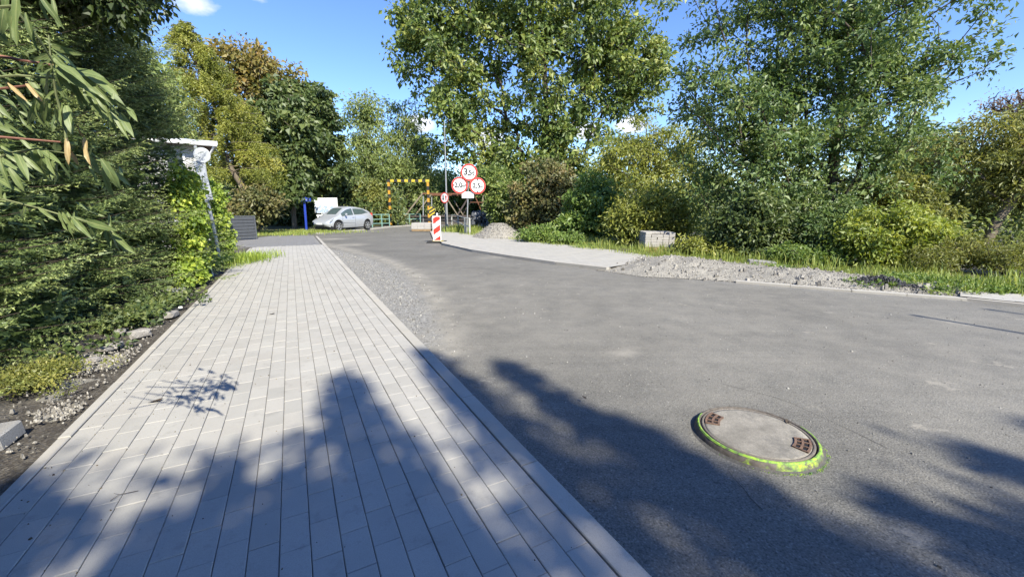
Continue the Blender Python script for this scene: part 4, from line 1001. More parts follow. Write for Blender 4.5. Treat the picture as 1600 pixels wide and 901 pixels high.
# low plants
def ground_plants(name, label, cat, spots, mat, n, size, rng, aspect=.7, h=.18):
    C = []
    for (px, py, rx, ry, k) in spots:
        c = P(px, py); C.append(np.column_stack([rng.normal(c.x, rx * .5, k), rng.normal(c.y, ry * .5, k), rng.uniform(.02, h, k)]))
    C = np.concatenate(C); V, Fq, t = foliage(rng, C, .1, n, size, -.15, .6, aspect, .45, .8)
    o = link(name, np_mesh(name, V, Fq, M_leaf[mat], t)); tag(o, label, cat, kind='stuff')
ground_plants('ground_cover', 'wild strawberry leaves spreading under the spruces', 'ground cover', ((228, 490, .4, .9, 80), (200, 512, .3, .45, 36), (255, 476, .25, .7, 28), (150, 552, .2, .3, 10)), 'linden', 22, .05, rng, .8)
ground_plants('ground_cover', 'pale tangled ground cover patch at the lower left', 'ground cover', ((45, 600, .32, .25, 70), (70, 590, .2, .2, 30)), 'olive', 60, .022, rng, .6, .12)
def blades(name, label, pts, hgt, wid, mat, rng, cat='grass', lean=.5):
    pts = np.asarray(pts); n = len(pts); a = rng.uniform(0, 6.28, n); d = np.column_stack([np.cos(a), np.sin(a), np.zeros(n)])
    h = hgt * rng.uniform(.5, 1.3, n)[:, None]; w = wid * rng.uniform(.7, 1.3, n)[:, None]; s = np.column_stack([-d[:, 1], d[:, 0], np.zeros(n)])
    Z = np.array([[0, 0, 1.]]); l = rng.uniform(.1, lean, n)[:, None]
    V = np.stack([pts - s * w, pts + s * w, pts + d * h * l * .35 + Z * h * .6 + s * w * .8, pts + d * h * l * .35 + Z * h * .6 - s * w * .8, pts + d * h * l + Z * h * (1 - l * .3), pts + d * h * l + Z * h * (1 - l * .3) + s * w * .1], 1).reshape(-1, 3)
    o6 = (np.arange(n) * 6)[:, None]; Fq = np.concatenate([np.array([[0, 1, 2, 3]]) + o6, np.array([[3, 2, 5, 4]]) + o6])
    t = np.clip(rng.normal(.45, .22, n), 0, 1)
    o = link(name, np_mesh(name, V, Fq, M_leaf[mat], np.concatenate([t, t]))); tag(o, label, cat, kind='stuff')
def along(A, B, n, rng, pw=1.0):
    """random points between polylines A and B"""
    a = [np.array(tuple(p)) for p in A]; b = [np.array(tuple(p)) for p in B]; m = len(a) - 1
    L = np.array([np.linalg.norm(a[i + 1] - a[i]) for i in range(m)]); idx = rng.choice(m, n, p=L / L.sum()); f = rng.random(n)[:, None]; w = (rng.random(n) ** pw)[:, None]
    A_, B_ = np.array(a), np.array(b); pa = A_[idx] * (1 - f) + A_[idx + 1] * f; pb = B_[idx] * (1 - f) + B_[idx + 1] * f
    return pa * (1 - w) + pb * w
gi = [P(x, y, .05) for x, y in ((715, 366), (800, 375), (870, 384.5), (960, 394.5), (1040, 408), (1200, 420.5), (1400, 442), (1530, 459), (1640, 466))]
go = [p + Vector(q) for p, q in zip(gi, ((1, 3, 0), (2, 3, 0), (2, 2.5, 0), (2, 2.5, 0), (2, 2.5, 0), (2.2, 2, 0), (2, 1.8, 0), (2, 1.4, 0), (2, 1.2, 0)))]
Q = along(gi, go, 22000, rng, .8); dn = np.array([fbm(q[0], q[1], .9, 3) for q in Q]); Q = Q[dn + rng.normal(0, .2, len(Q)) > -.12]
blades('grass', 'rough sunlit grass along the right verge behind the footway', Q, .12, .006, 'grass', rng)
Q = along([p + Vector((.4, .5, 0)) for p in gi], [p + Vector((.6, .8, 0)) for p in go], 9000, rng, .9); dn = np.array([fbm(q[0], q[1], .6, 8) for q in Q]); Q = Q[dn > .08]
blades('grass', 'taller weeds and grass in clumps among the bushes on the right', Q, .30, .008, 'grass', rng)
ground_plants('ground_cover', 'low leafy weeds along the edge of the right verge', 'ground cover', ((1470, 446, 1.4, .5, 260), (1420, 440, .6, .4, 90), (1215, 424, .3, .3, 60), (1560, 458, 1.0, .3, 150), (1100, 402, .6, .5, 60), (920, 388, .5, .5, 60)), 'green', 22, .05, rng, .6, .1)
ground_plants('ground_cover', 'reddish ochre low weeds in front of the stacked paver pallet', 'ground cover', ((1040, 398, .55, .5, 110), (1090, 402, .4, .4, 50)), 'brown', 24, .05, rng, .5, .06)
def disc(px, py, rx, ry, n, z=.02):
    c = P(px, py); return np.column_stack([rng.normal(c.x, rx, n), rng.normal(c.y, ry, n), np.full(n, z)])
q = disc(362, 412, .28, .75, 2600); blades('grass', 'bright lime tuft of grass spilling onto the pavement beside the sign post', q, .24, .007, 'vine', rng, lean=.9)
q = np.concatenate([disc(470, 363.5, 1.6, .7, 2200), disc(430, 367, 1.2, .6, 900)]); blades('grass', 'grass strip at the foot of the blue street sign and linden', q, .16, .012, 'grass', rng)
q = np.concatenate([disc(715, 362, .5, .8, 1500), disc(745, 360, .4, .9, 900)]); blades('grass', 'dry grass round the little railing behind the round signs', q, .4, .01, 'grass', rng)

# fallen leaves and a twig on the pavement
def fallen(px, py, s, rz, lab, m):
    mb = MB(); mb.add([(-1, 0, .1), (-.3, -.45, .3), (.6, -.3, .1), (1, .05, .35), (.5, .4, .25), (-.4, .35, .05), (0, 0, 0)], [(0, 1, 6), (1, 2, 6), (2, 3, 6), (3, 4, 6), (4, 5, 6), (5, 0, 6)])
    mb.v = [(x * s, y * s, z * s) for x, y, z in mb.v]; o = mb.build('fallen_leaf', m); p = P(px, py); o.location = (p.x, p.y, .006); o.rotation_euler = (0, 0, rz); tag(o, lab, 'leaf')
fallen(425, 491, .04, .3, 'dark curled fallen leaf on the sunny part of the pavement', M_bark)
fallen(436, 399, .05, 1.2, 'brown fallen leaf on the far part of the pavement', M_bark)
fallen(913, 622, .025, 2.0, 'tiny dark leaf on the road between the shadow tips', M_bark)
fallen(243, 628, .05, .5, 'dark crumpled leaf lying on the pavement in the branch shadow', M_bark)
fallen(1230, 660, .03, 1.0, 'small brown leaf lying on the manhole lid', M_bark)
mb = MB(); mb.tube([P(172, 782, .008), P(186, 772, .014), P(216, 766, .008)], .0016, 5); mb.tube([P(186, 772, .014), P(178, 770, .01)], .001, 4); tag(mb.build('twig', M_bark), 'thin bent twig lying on the shaded pavement', 'twig')

Q = []
for i in range(420):
    u, v = rng.uniform(UL, UR), rng.uniform(-.3, 9) if rng.random() < .7 else rng.uniform(0, 4)
    if rng.random() < .45: u = UL + abs(rng.normal(0, .25))
    p = UV(u, v, .0); Q.append(tuple(p))
pebbles('debris', Q, .0055, pebmat('dry_leaf_bits', [(0.0, (.05, .038, .025)), (.6, (.10, .08, .05)), (1.0, (.22, .19, .14))]), rng, label='tiny bits of grit and dry leaf scattered over the pavement', cat='debris')
# ------------------------------------------------------------------ manhole
def manhole():
    c = (P(1090, 662) + P(1286, 694)) / 2; c = Vector((1.665, 2.56, ZR))
    rt = thing('manhole', 'raised round manhole with concrete lid and iron rim daubed in lime green paint', 'manhole', c, 0)
    m, t, b = newmat('painted_iron_rim')
    iron = ramp(t, noise(t, 30, 4), [(.3, (.06, .05, .042)), (.7, (.14, .12, .10))])
    n1 = noise(t, 11, 6, .7)
    tcn = t.nodes.new('ShaderNodeTexCoord'); sep = t.nodes.new('ShaderNodeSeparateXYZ'); t.links.new(tcn.outputs['Object'], sep.inputs[0])
    side = mth('ADD', mth('MULTIPLY', sep.outputs['Y'], -1.1, tree=t), mth('MULTIPLY', sep.outputs['X'], .25, tree=t), tree=t)
    f = ramp(t, mth('ADD', n1, mth('MULTIPLY', side, .62, tree=t), tree=t), [(.70, 0.0), (.82, 1.0)])
    g2 = ramp(t, noise(t, 16, 4), [(.38, (.05, .13, .05)), (.62, (.34, .46, .03))])
    t.links.new(mixc(t, f, iron, g2), b.inputs['Base Color']); b.inputs['Roughness'].default_value = .7; bump(t, b, noise(t, 90, 4), .4, .004)
    mb = MB(); n = 96
    mb.lathe([(.345, .012), (.345, .046), (.349, .051), (.357, .051), (.364, .045), (.378, .020), (.385, -.004)], n); mb.f = mb.f[:-2]; mb.build('rim', m, rt, True)
    m4, t4, b4 = newmat('green_marking_paint')
    t4.links.new(ramp(t4, noise(t4, 26, 5, .7), [(.36, (.10, .11, .07)), (.48, (.16, .30, .05)), (.66, (.36, .52, .05))]), b4.inputs['Base Color']); b4.inputs['Roughness'].default_value = .75
    mb = MB(); vs = []; fs = []; k = 90
    for i in range(k + 1):
        a = math.radians(135 + 235 * i / k); jj = random.uniform(-.0012, .0012)
        for rr_, z in ((.3515 + jj, .0522), (.3595 + jj, .0522), (.3665 + jj, .0435)): vs.append((rr_ * math.cos(a), rr_ * math.sin(a), z))
    for i in range(k):
        for q in range(2): fs.append((3 * i + q, 3 * i + q + 1, 3 * i + q + 4, 3 * i + q + 3))
    mb.add(vs, fs); mb.build('paint_line', m4, rt)
    # lid
    m2, t2, b2 = newmat('lid_concrete')
    col = ramp(t2, noise(t2, 5, 6, .65), [(.3, (.14, .128, .108)), (.5, (.25, .23, .195)), (.7, (.35, .32, .27))])
    col = mixc(t2, ramp(t2, noise(t2, 140, 2), [(.4, 0.0), (.65, .5)]), col, (.12, .11, .095))
    col = mixc(t2, ramp(t2, noise(t2, 3.2, 6, .7), [(.52, 0.0), (.64, .8)]), col, (.13, .122, .108))
    t2.links.new(col, b2.inputs['Base Color']); b2.inputs['Roughness'].default_value = .9; bump(t2, b2, noise(t2, 120, 4), .4, .004)
    mb = MB(); mb.lathe([(.316, .01), (.316, .046), (.30, .047), (.15, .0475), (.01, .048)], n); mb.build('lid', m2, rt, True)
    mb = MB(); mb.lathe([(.319, .01), (.319, .0465), (.324, .050), (.333, .050), (.337, .046), (.337, .01)], n); mb.f = mb.f[:-2]; mb.build('lid_ring', pm('worn_iron', (.19, .165, .14), .75, .35, 20, metal=.2, bmp=.3, fine=90), rt, True)
    mb = MB(); mb.lathe([(.346, .004), (.34, .012), (.30, .012), (.01, .012)], n); mb.build('frame_seat', M_black, rt)
    mr = pm('rusty_grating', (.17, .105, .075), .85, .4, 40, bmp=.3, fine=120)
    for a0, lab in ((math.radians(-38), 1), (math.radians(142), 2)):
        gr = None
        mbk = MB(); k = 10; vs = []; fs = []
        for i in range(k + 1):
            a = a0 - .30 + .60 * i / k
            for r in (.225, .308): vs.append((r * math.cos(a), r * math.sin(a), .0492))
        for i in range(k): fs.append((2 * i, 2 * i + 1, 2 * i + 3, 2 * i + 2))
        mbk.add(vs, fs); gr = mbk.build('vent_dark', M_black, rt)  # black colour on a flat sheet stands for the shade inside the slots
        mb = MB()
        def arc(r0, r1, a1, a2, z0=.0475, z1=.057):
            vs = []; fs = []; kk = 8
            for i in range(kk + 1):
                a = a1 + (a2 - a1) * i / kk
                for r, z in ((r0, z0), (r0, z1), (r1, z1), (r1, z0)): vs.append((r * math.cos(a), r * math.sin(a), z))
            for i in range(kk):
                for q in range(4): fs.append((4 * i + q, 4 * i + (q + 1) % 4, 4 * i + 4 + (q + 1) % 4, 4 * i + 4 + q))
            fs += [(0, 1, 2, 3), (4 * kk + 3, 4 * kk + 2, 4 * kk + 1, 4 * kk)]; mb.add(vs, fs)
        for r0 in (.220, .259, .300): arc(r0, r0 + .013, a0 - .30, a0 + .30)
        for da in (-.30, -.10, .10, .27): arc(.221, .312, a0 + da, a0 + da + .035, .0475, .0562)
        mb.build('grating', mr, gr)
    # sprayed paint on the asphalt round the rim
    m3, t3, b3 = newmat('sprayed_green_paint')
    g3 = ramp(t3, noise(t3, 20, 5), [(.35, (.05, .11, .05)), (.62, (.28, .42, .03))]); t3.links.new(g3, b3.inputs['Base Color']); b3.inputs['Roughness'].default_value = .8; bump(t3, b3, noise(t3, 80, 3), .5, .006)
    rg = np.random.default_rng(3); Q = []
    for i in range(700):
        a = math.radians(rg.normal(-60, 30)); r = .384 + abs(rg.normal(0, .012)); Q.append((r * math.cos(a), r * math.sin(a), .0))
    pebbles('paint_spatter', Q, .004, m3, rg, rt)
    # crumbly asphalt collar
    mb = MB(); mb.lathe([(.378, .012), (.386, .006), (.398, .002), (.41, -.003)], 64); mb.f = mb.f[:-2]; mb.build('collar', pm('asphalt_collar', (.10, .095, .088), .9, .3, 30, bmp=.6, fine=90), rt, True)
manhole()

# ------------------------------------------------------------------ signs
FONT_CACHE = {}
def text_mesh(s, size, mat, depth=.0):
    cu = bpy.data.curves.new('lettering', 'FONT'); cu.body = s; cu.size = size; cu.align_x = 'CENTER'; cu.align_y = 'CENTER'; cu.extrude = .0012; cu.resolution_u = 3
    cu.offset = size * .03
    o = bpy.data.objects.new('lettering', cu); COL.objects.link(o); dg = bpy.context.evaluated_depsgraph_get()
    me = bpy.data.meshes.new_from_object(o.evaluated_get(dg)); COL.objects.unlink(o); bpy.data.objects.remove(o); me.materials.clear(); me.materials.append(mat); return me
FR = Matrix.Rotation(math.pi / 2, 3, 'X')             # disc axis z -> -y (towards the viewer)
def disc_sign(root, loc, r, yaw, texts, tri=None, ring=True):
    """a round plate as a part of root, facing -y then turned by yaw"""
    R = Matrix.Rotation(yaw, 3, 'Z') @ FR
    mb = MB(); mb.lathe([(r * .99, -.012), (r, 0), (r, .008)], 40, R, loc); pl = mb.build('sign_disc', M_galv, root)
    mb = MB(); mb.lathe([(r * .80, .0105), (r * .985, .0105)], 40, R, loc, closed=True); mb.build('red_ring', M_red, pl)
    mb = MB(); mb.lathe([(r * .985, .0085), (r * .985, .0088)], 40, R, loc); mb.build('white_face', M_white, pl)
    for s, size, x, z in texts:
        me = text_mesh(s, size, M_black); o = link('lettering', me, pl); o.matrix_local = Matrix.Translation(Vector(loc) + R @ Vector((x, z, .0115))) @ R.to_4x4()
    if tri:
        mb = MB()
        for T3 in tri:
            a, b_, c_ = [R @ Vector((x * r, z * r, .0120)) + Vector(loc) for x, z in T3]
            a2, b2, c2 = [R @ Vector((x * r, z * r, .0095)) + Vector(loc) for x, z in T3]
            mb.add([a, b_, c_, a2, b2, c2], [(0, 1, 2), (0, 3, 4, 1), (1, 4, 5, 2), (2, 5, 3, 0)])
        mb.build('arrow_mark', M_black, pl)
    return pl
Ys = 24.0; sb = P(729, 366); rt = thing('road_sign', 'post with three round red rimmed limit signs and a small white plate', 'road sign', sb)
def rel(px, py, Y=Ys, b_=None): return at(px, py, Y) - (b_ or sb)
top = rel(732.5, 262); mb = MB(); mb.tube([(0, .04, -.1), (top.x, .04, top.z)], .036, 10); mb.build('post', M_galv, rt)
mb = MB(); a, b_ = rel(718, 290), rel(746, 290); mb.tube([(a.x, .02, a.z), (b_.x, .02, b_.z)], .018, 6); mb.build('crossbar', M_galv, rt)
disc_sign(rt, rel(733, 269.5) + Vector((0, -.03, 0)), .475, .12, [('3', .50, -.19, .02), (',', .42, -.055, -.02), ('5', .40, .07, -.025), ('t', .36, .235, -.03)])
disc_sign(rt, rel(718.3, 289.5) + Vector((0, -.045, 0)), .46, .12, [('2,0', .37, -.07, .0), ('m', .24, .21, -.05)], [((-.8, .13), (-.8, -.13), (-.58, 0)), ((.8, -.13), (.8, .13), (.58, 0))])
disc_sign(rt, rel(746.3, 290.3) + Vector((0, -.045, 0)), .46, .12, [('2,5', .37, -.06, 0), ('m', .24, .21, -.05)], [((-.14, .8), (0, .58), (.14, .8)), ((-.14, -.8), (.14, -.8), (0, -.58))])
pc = rel(731, 304.5); mb = MB(); mb.box((pc.x, -.03, pc.z), (.68, .02, .36)); pl = mb.build('plate', M_white, rt)
mb = MB()
for k, (w, z) in enumerate(((.40, .10), (.30, .02), (.52, -.09))):
    x = -w / 2; rr = random.Random(k)
    while x < w / 2: l = rr.uniform(.025, .05); mb.box((pc.x + x, -.043, pc.z + z), (l, .004, .038)); x += l + .018
mb.build('lettering', pm('grey_print', (.30, .30, .32), .6), pl)
# narrow road sign with arrows
nb = G(697.5, 26); rt = thing('road_sign', 'round red rimmed sign with two arrows on a dark post beside the lamp pole', 'road sign', nb)
z0 = at(695, 309, 26).z; mb = MB(); mb.tube([(0, 0, -.1), (-.03, 0, z0 + .3)], .05, 8); mb.build('post', M_anthr, rt)
loc = Vector((at(695, 309, 26).x - nb.x, -.07, z0)); yw = -.55
pl = disc_sign(rt, loc, .33, yw, [])
R = Matrix.Rotation(yw, 3, 'Z') @ FR
def arrow(cx, s):
    pts = [(-.035, -.17), (.035, -.17), (.035, .03), (.085, .03), (0, .18), (-.085, .03), (-.035, .03)]
    pts = [(cx + x, y * s) for x, y in pts]; v = [R @ Vector((x, y, .0125)) + loc for x, y in pts]; w = [R @ Vector((x, y, .0095)) + loc for x, y in pts]; n = len(pts)
    f = [tuple(range(n)) if s > 0 else tuple(reversed(range(n)))] + [(i, i + n, (i + 1) % n + n, (i + 1) % n) for i in range(n)]
    m = MB(); m.add(v + w, f); return m
arrow(-.11, -1.0).build('arrow_mark', M_blue if False else M_black, pl); arrow(.11, .9).build('arrow_mark', M_red, pl)
# lamp pole
lb = P(699, 361); rt = thing('lamp_pole', 'tall thin grey steel lamp pole at the end of the footway', 'lamp pole', lb)
ht = at(700, 190, 27.4).z
mb = MB(); mb.tube([(0, 0, -.05), (0, 0, 1.2), (.02, 0, ht)], [.08, .06, .026], 10); mb.build('pole', M_galv, rt)
mb = MB(); mb.box((0, 0, .015), (.34, .34, .05)); mb.build('base_plate', M_galv, rt)
mb = MB(); mb.box((0, -.088, .9), (.09, .012, .4)); mb.build('access_door', M_galv, rt)
# delineator board
bb_ = P(684, 378); rt = thing('barrier_board', 'red and white striped warning board standing on a rubber foot in the road', 'barrier', (bb_.x - .02, bb_.y, ZR), .06)
hb, wb = 1.10, .36
mb = MB(); mb.box((0, 0, .10 + hb / 2), (wb, .045, hb)); bd = mb.build('board', M_white, rt)
def clip_band(z0, z1, slope):
    x0, x1 = -wb / 2 + .028, wb / 2 - .028; lo, hi = .13, .07 + hb
    poly = [(x0, z0), (x1, z0 + slope), (x1, z1 + slope), (x0, z1)]
    for axis_hi, lim in ((0, lo), (1, hi)):
        out = []
        for i in range(len(poly)):
            a, b_ = poly[i], poly[(i + 1) % len(poly)]; ia = a[1] >= lim if not axis_hi else a[1] <= lim; ib = b_[1] >= lim if not axis_hi else b_[1] <= lim
            if ia: out.append(a)
            if ia != ib: t = (lim - a[1]) / (b_[1] - a[1]); out.append((a[0] + t * (b_[0] - a[0]), lim))
        poly = out
        if not poly: return None
    return poly
for z0 in (-.12, .36, .84):
    pg = clip_band(z0, z0 + .25, .21)
    if pg: m = MB(); m.prism(pg, .008, loc=(0, -.0265, 0)); m.build('red_stripe', M_red, bd)
m = MB()
for k in range(5): m.box((-.06 + k * .028, -.0245, .885), (.018, .004, .028))
m.build('lettering', M_black, bd)
m = MB(); m.lathe([(.03, 0), (.045, .05), (.045, .1), (.02, .13)], 10, None, (.03, 0, .10 + hb)); m.build('lamp', M_white, rt)
m = MB(); m.box((0, 0, .05), (.95, .42, .10), taper=.86); m.build('foot', M_rubber, rt)
m = MB(); m.box((.06, -.165, .104), (.5, .07, .01)); m.box((.0, .12, .104), (.4, .06, .01)); m.build('foot_stripe', M_yellow, rt)

# blue street-name sign
fb = P(479, 360.5); rt = thing('street_sign', 'blue street name sign on a blue post by the linden', 'street sign', fb)
tp = at(475, 309, fb.y) - fb; m = MB(); m.tube([(0, 0, -.05), (tp.x, 0, tp.z)], .075, 10); m.build('post', M_blue, rt)
c_ = at(475.5, 312, fb.y - .3) - fb; m = MB(); m.box((c_.x, -.09, c_.z), (.66, .03, .22)); m.box((c_.x - .03, -.07, c_.z + .13), (.12, .03, .06)); pl = m.build('plate', M_blue, rt)
m = MB(); rr = random.Random(4); x = -.26
while x < .24: l = rr.uniform(.03, .07); m.box((c_.x + x + l / 2, -.107, c_.z + rr.uniform(-.01, .01)), (l, .004, .10)); x += l + .03
m.build('lettering', pm('faded_white_print', (.35, .40, .62), .6), pl)
# white map board
Yb = 30.4; mb0 = at(510, 345, Yb); base = Vector((mb0.x, Yb, 0)); rt = thing('information_board', 'large white map board on two posts behind the parked car', 'notice board', base)
a, b_ = at(490.5, 309, Yb) - base, at(528.5, 333, Yb) - base
m, t, bs = newmat('map_print')
f = ramp(t, noise(t, 2.6, 6, .65), [(.46, 0.0), (.5, 1.0), (.56, 1.0), (.6, 0.0)]); tcn = t.nodes.new('ShaderNodeTexCoord'); sp_ = t.nodes.new('ShaderNodeSeparateXYZ'); t.links.new(tcn.outputs['Generated'], sp_.inputs[0])
f = mth('MULTIPLY', f, ramp(t, sp_.outputs['Z'], [(.4, 1.0), (.75, .15)]), tree=t)
t.links.new(mixc(t, f, (.78, .78, .79), (.30, .40, .58)), bs.inputs['Base Color']); bs.inputs['Roughness'].default_value = .5
mm = MB(); mm.box(((a.x + b_.x) / 2, 0, (a.z + b_.z) / 2), (b_.x - a.x, .04, a.z - b_.z)); pl = mm.build('board', M_white, rt)
mm = MB(); mm.box(((a.x + b_.x) / 2, -.026, (a.z + b_.z) / 2 - .01), ((b_.x - a.x) * .94, .008, (a.z - b_.z) * .92)); mm.build('map_sheet', m, pl)
for f_ in (.28, .80):
    mm = MB(); mm.box((a.x + (b_.x - a.x) * f_, .05, a.z / 2), (.08, .05, a.z)); mm.build('post', M_white, rt)
# cream railing in front of the board
base = G(512, 29); rt = thing('railing', 'low cream railing between the map board and the car', 'railing', base)
zt = at(510, 336.5, 29).z
for px in (499, 511, 524):
    mm = MB(); mm.box((G(px, 29).x - base.x, 0, zt / 2), (.09, .09, zt)); mm.build('post', M_white, rt)
mm = MB(); mm.box((0, 0, zt), (1.35, .07, .10)); mm.build('rail', M_white, rt)

# leaning sign post and second tube at the hedge end
sb2 = P(346, 412); rt = thing('road_sign', 'leaning grey sign post with pale round plates rising out of the creeper', 'road sign', sb2)
def r2(px, py, dy=0): return at(px, py, sb2.y) - sb2 + Vector((0, dy, 0))
m = MB(); m.tube([(0, 0, -.1), r2(332, 345), r2(317, 285), r2(305, 228)], .038, 10); m.build('post', M_galv, rt)
R2 = Matrix.Rotation(.3, 3, 'Z') @ FR
M_pale = pm('pale_sign_back', (.42, .44, .47), .45, .06, 6, metal=.1)
for nm, (px, py), r in (('sign_disc', (319, 243), .19),):
    m = MB(); m.lathe([(r, 0), (r, .012), (r * .96, .016)], 32, R2, r2(px, py, -.07)); m.build(nm, M_pale, rt)
def quadplate(pts, dy, mat, nm, th=.02):
    v = [r2(x, y, dy) for x, y in pts]; w = [p + Vector((0, th, 0)) for p in v]; n = len(v)
    m = MB(); m.add(v + w, [tuple(range(n)), tuple(reversed(range(n, 2 * n)))] + [(i, i + n, (i + 1) % n + n, (i + 1) % n) for i in range(n)]); return m.build(nm, mat, rt)
quadplate([(303, 252), (320, 252), (335, 312), (323, 313)], -.06, M_pale, 'plate')
quadplate([(305, 305), (323, 309), (325, 318), (307, 312)], -.03, M_pale, 'small_plate')
t2 = P(333, 430); rt = thing('metal_tube', 'slim leaning metal tube standing in the creeper left of the sign post', 'tube', t2)
m = MB(); e_ = at(313, 365, t2.y) - t2; m.tube([(0, 0, -.05), e_], .026, 10); m.build('tube', M_galv, rt)

# small white house behind the hedge
Yh = 15.0; hb_ = Vector((at(290, 300, Yh).x, Yh, 0)); rt = thing('house', 'white house corner with flat grey roof and gutter seen above the hedge', 'house', hb_, .68)
zt = at(310, 226, Yh).z; x1 = at(312, 240, Yh).x - hb_.x
M_plaster = pm('white_plaster', (.50, .49, .475), .85, .08, 3, bmp=.15, fine=50)
m = MB(); m.box((x1 - 2.5, 1.6, zt / 2), (5.0, 3.2, zt)); wl = m.build('wall', M_plaster, rt)
m = MB(); m.box((x1 - 2.35, 1.5, zt + .10), (5.5, 3.9, .12)); m.build('roof', pm('roof_sheet', (.50, .52, .55), .45, .08, 4, metal=.3), rt)
m = MB(); m.box((x1 - 2.35, 1.5, zt + .02), (5.35, 3.7, .05)); m.build('soffit', pm('brown_soffit', (.10, .06, .04), .8), rt)
m = MB(); m.tube([(x1 - 4.9, -.42, zt + .05), (x1 + .38, -.42, zt + .03)], .055, 8); m.tube([(x1 + .3, -.42, zt + .02), (x1 + .16, -.2, zt - .25), (x1 - .05, -.07, zt - .35), (x1 - .05, -.07, .1)], .032, 8); m.build('gutter', M_white, rt)
m = MB(); m.box((x1 - .85, -.012, zt - .6), (.55, .05, .6)); wd = m.build('window', M_white, rt); m = MB(); m.box((x1 - .85, -.04, zt - .6), (.43, .01, .48)); m.build('pane', pm('window_glass', (.05, .06, .07), .1, .1, 3, spec=.6), wd)
# pink house behind the linden
Yp = 47.0; hp = Vector((at(425, 320, Yp).x, Yp, 0)); rt = thing('house', 'pinkish house glimpsed through the trunks behind the slatted fence', 'house', hp)
m = MB(); m.box((0, 2.5, 2.4), (8.5, 5, 4.8)); m.build('wall', pm('pink_plaster', (.42, .27, .21), .85, .1, 3), rt)
m = MB(); m.prism([(-4.7, 0), (4.7, 0), (0, 2.6)], 5.8, loc=(0, 2.5, 4.8)); m.build('roof', pm('brown_tiles', (.14, .07, .05), .85, .25, 6), rt)
for x in (-2.6, 0, 2.6):
    m = MB(); m.box((x, -.02, 2.6), (1.1, .1, 1.3)); wd = m.build('window', M_white, rt); m = MB(); m.box((x, -.075, 2.6), (.9, .02, 1.1)); m.build('pane', bpy.data.materials['window_glass'], wd)
# far white house right
Yw = 62.0; hp = Vector((at(1003, 316, Yw).x, Yw, 0)); rt = thing('house', 'far white house with dark roof glimpsed through the yellow green willow', 'house', hp)
m = MB(); m.box((0, 2, 1.4), (6.5, 4, 2.8)); m.build('wall', M_plaster, rt); m = MB(); m.prism([(-3.6, 0), (3.6, 0), (0, 1.7)], 4.8, loc=(0, 2, 2.8)); m.build('roof', M_anthr, rt)
m = MB(); m.box((1, -.02, 1.5), (.9, .1, 1.1)); m.build('window', bpy.data.materials['window_glass'], rt)

# slatted anthracite fence panel
A_, B_ = P(352, 376.5), P(402, 373.5); mid = (A_ + B_) / 2; ang = math.atan2(B_.y - A_.y, B_.x - A_.x); Lf = (B_ - A_).length; hf = at(380, 338.5, mid.y).z
rt = thing('fence_panel', 'anthracite fence panel of wide horizontal slats at the driveway', 'fence', mid, ang)
ns = 7; sh = (hf - .04) / ns
for k in range(ns):
    m = MB(); m.box((0, 0, .04 + sh * (k + .5)), (Lf - .1, .03, sh - .022), Matrix.Rotation(.14, 3, 'X')); m.build('slat', M_anthr, rt)
for s in (-1, 1):
    m = MB(); m.box((s * (Lf / 2 - .03), 0, hf / 2), (.06, .08, hf)); m.build('post', M_anthr, rt)
m = MB(); m.box((0, 0, hf + .02), (Lf, .07, .04)); m.build('top_rail', M_anthr, rt)
m = MB(); m.box((0, .06, hf / 2), (Lf - .1, .01, hf - .1)); m.build('back_sheet', pm('fence_back', (.04, .043, .05), .6), rt)

# striped height gate
gl, gr_ = P(611, 352), P(671, 352); hg = at(640, 283, gl.y).z; gm = (gl + gr_) / 2; wg = (gr_ - gl).length
rt = thing('height_gate', 'yellow and black striped height gate across the bridge entrance', 'height gate', gm)
M_orange = pm('amber_paint', (.50, .26, .03), .5, .12, 20); M_blk2 = pm('black_paint', (.03, .028, .026), .6, .1, 20)
for s in (-1, 1):
    po = None; n = 11; sg = (hg - .1) / n
    for k in range(n):
        m = MB(); m.box((s * wg / 2, 0, sg * (k + .5)), (.18, .18, sg)); o = m.build('stripe' if po else 'post', M_orange if k % 2 == 0 else M_blk2, po or rt)
        if not po: po = o
n = 12; sg = (wg + .26) / n; po = None
for k in range(n):
    m = MB(); m.box((-wg / 2 - .13 + sg * (k + .5), 0, hg + .03), (sg, .18, .21)); o = m.build('stripe' if po else 'crossbeam', M_yellow if k % 2 else M_blk2, po or rt)
    if not po: po = o
# chevron board
cb = G(675, 33); rt = thing('chevron_board', 'small black and yellow diagonal striped board at the right gate post', 'warning board', cb)
zc = at(675, 330, 33).z; m = MB(); m.box((.05, 0, zc), (.46, .03, .75)); bd = m.build('board', M_blk2, rt)
for k in range(3):
    z = zc - .37 + k * .27; m = MB(); m.prism([(-.17, z - .06), (.27, z + .22), (.27, z + .35), (-.17, z + .07)] if k < 2 else [(-.17, z - .06), (.14, z + .14), (-.02, z + .19), (-.17, z + .08)], .008, loc=(0, -.021, 0)); m.build('yellow_stripe', M_yellow, bd)
m = MB(); m.tube([(.05, .03, -.05), (.05, .03, zc + .3)], .035, 8); m.build('post', M_dsteel, rt)

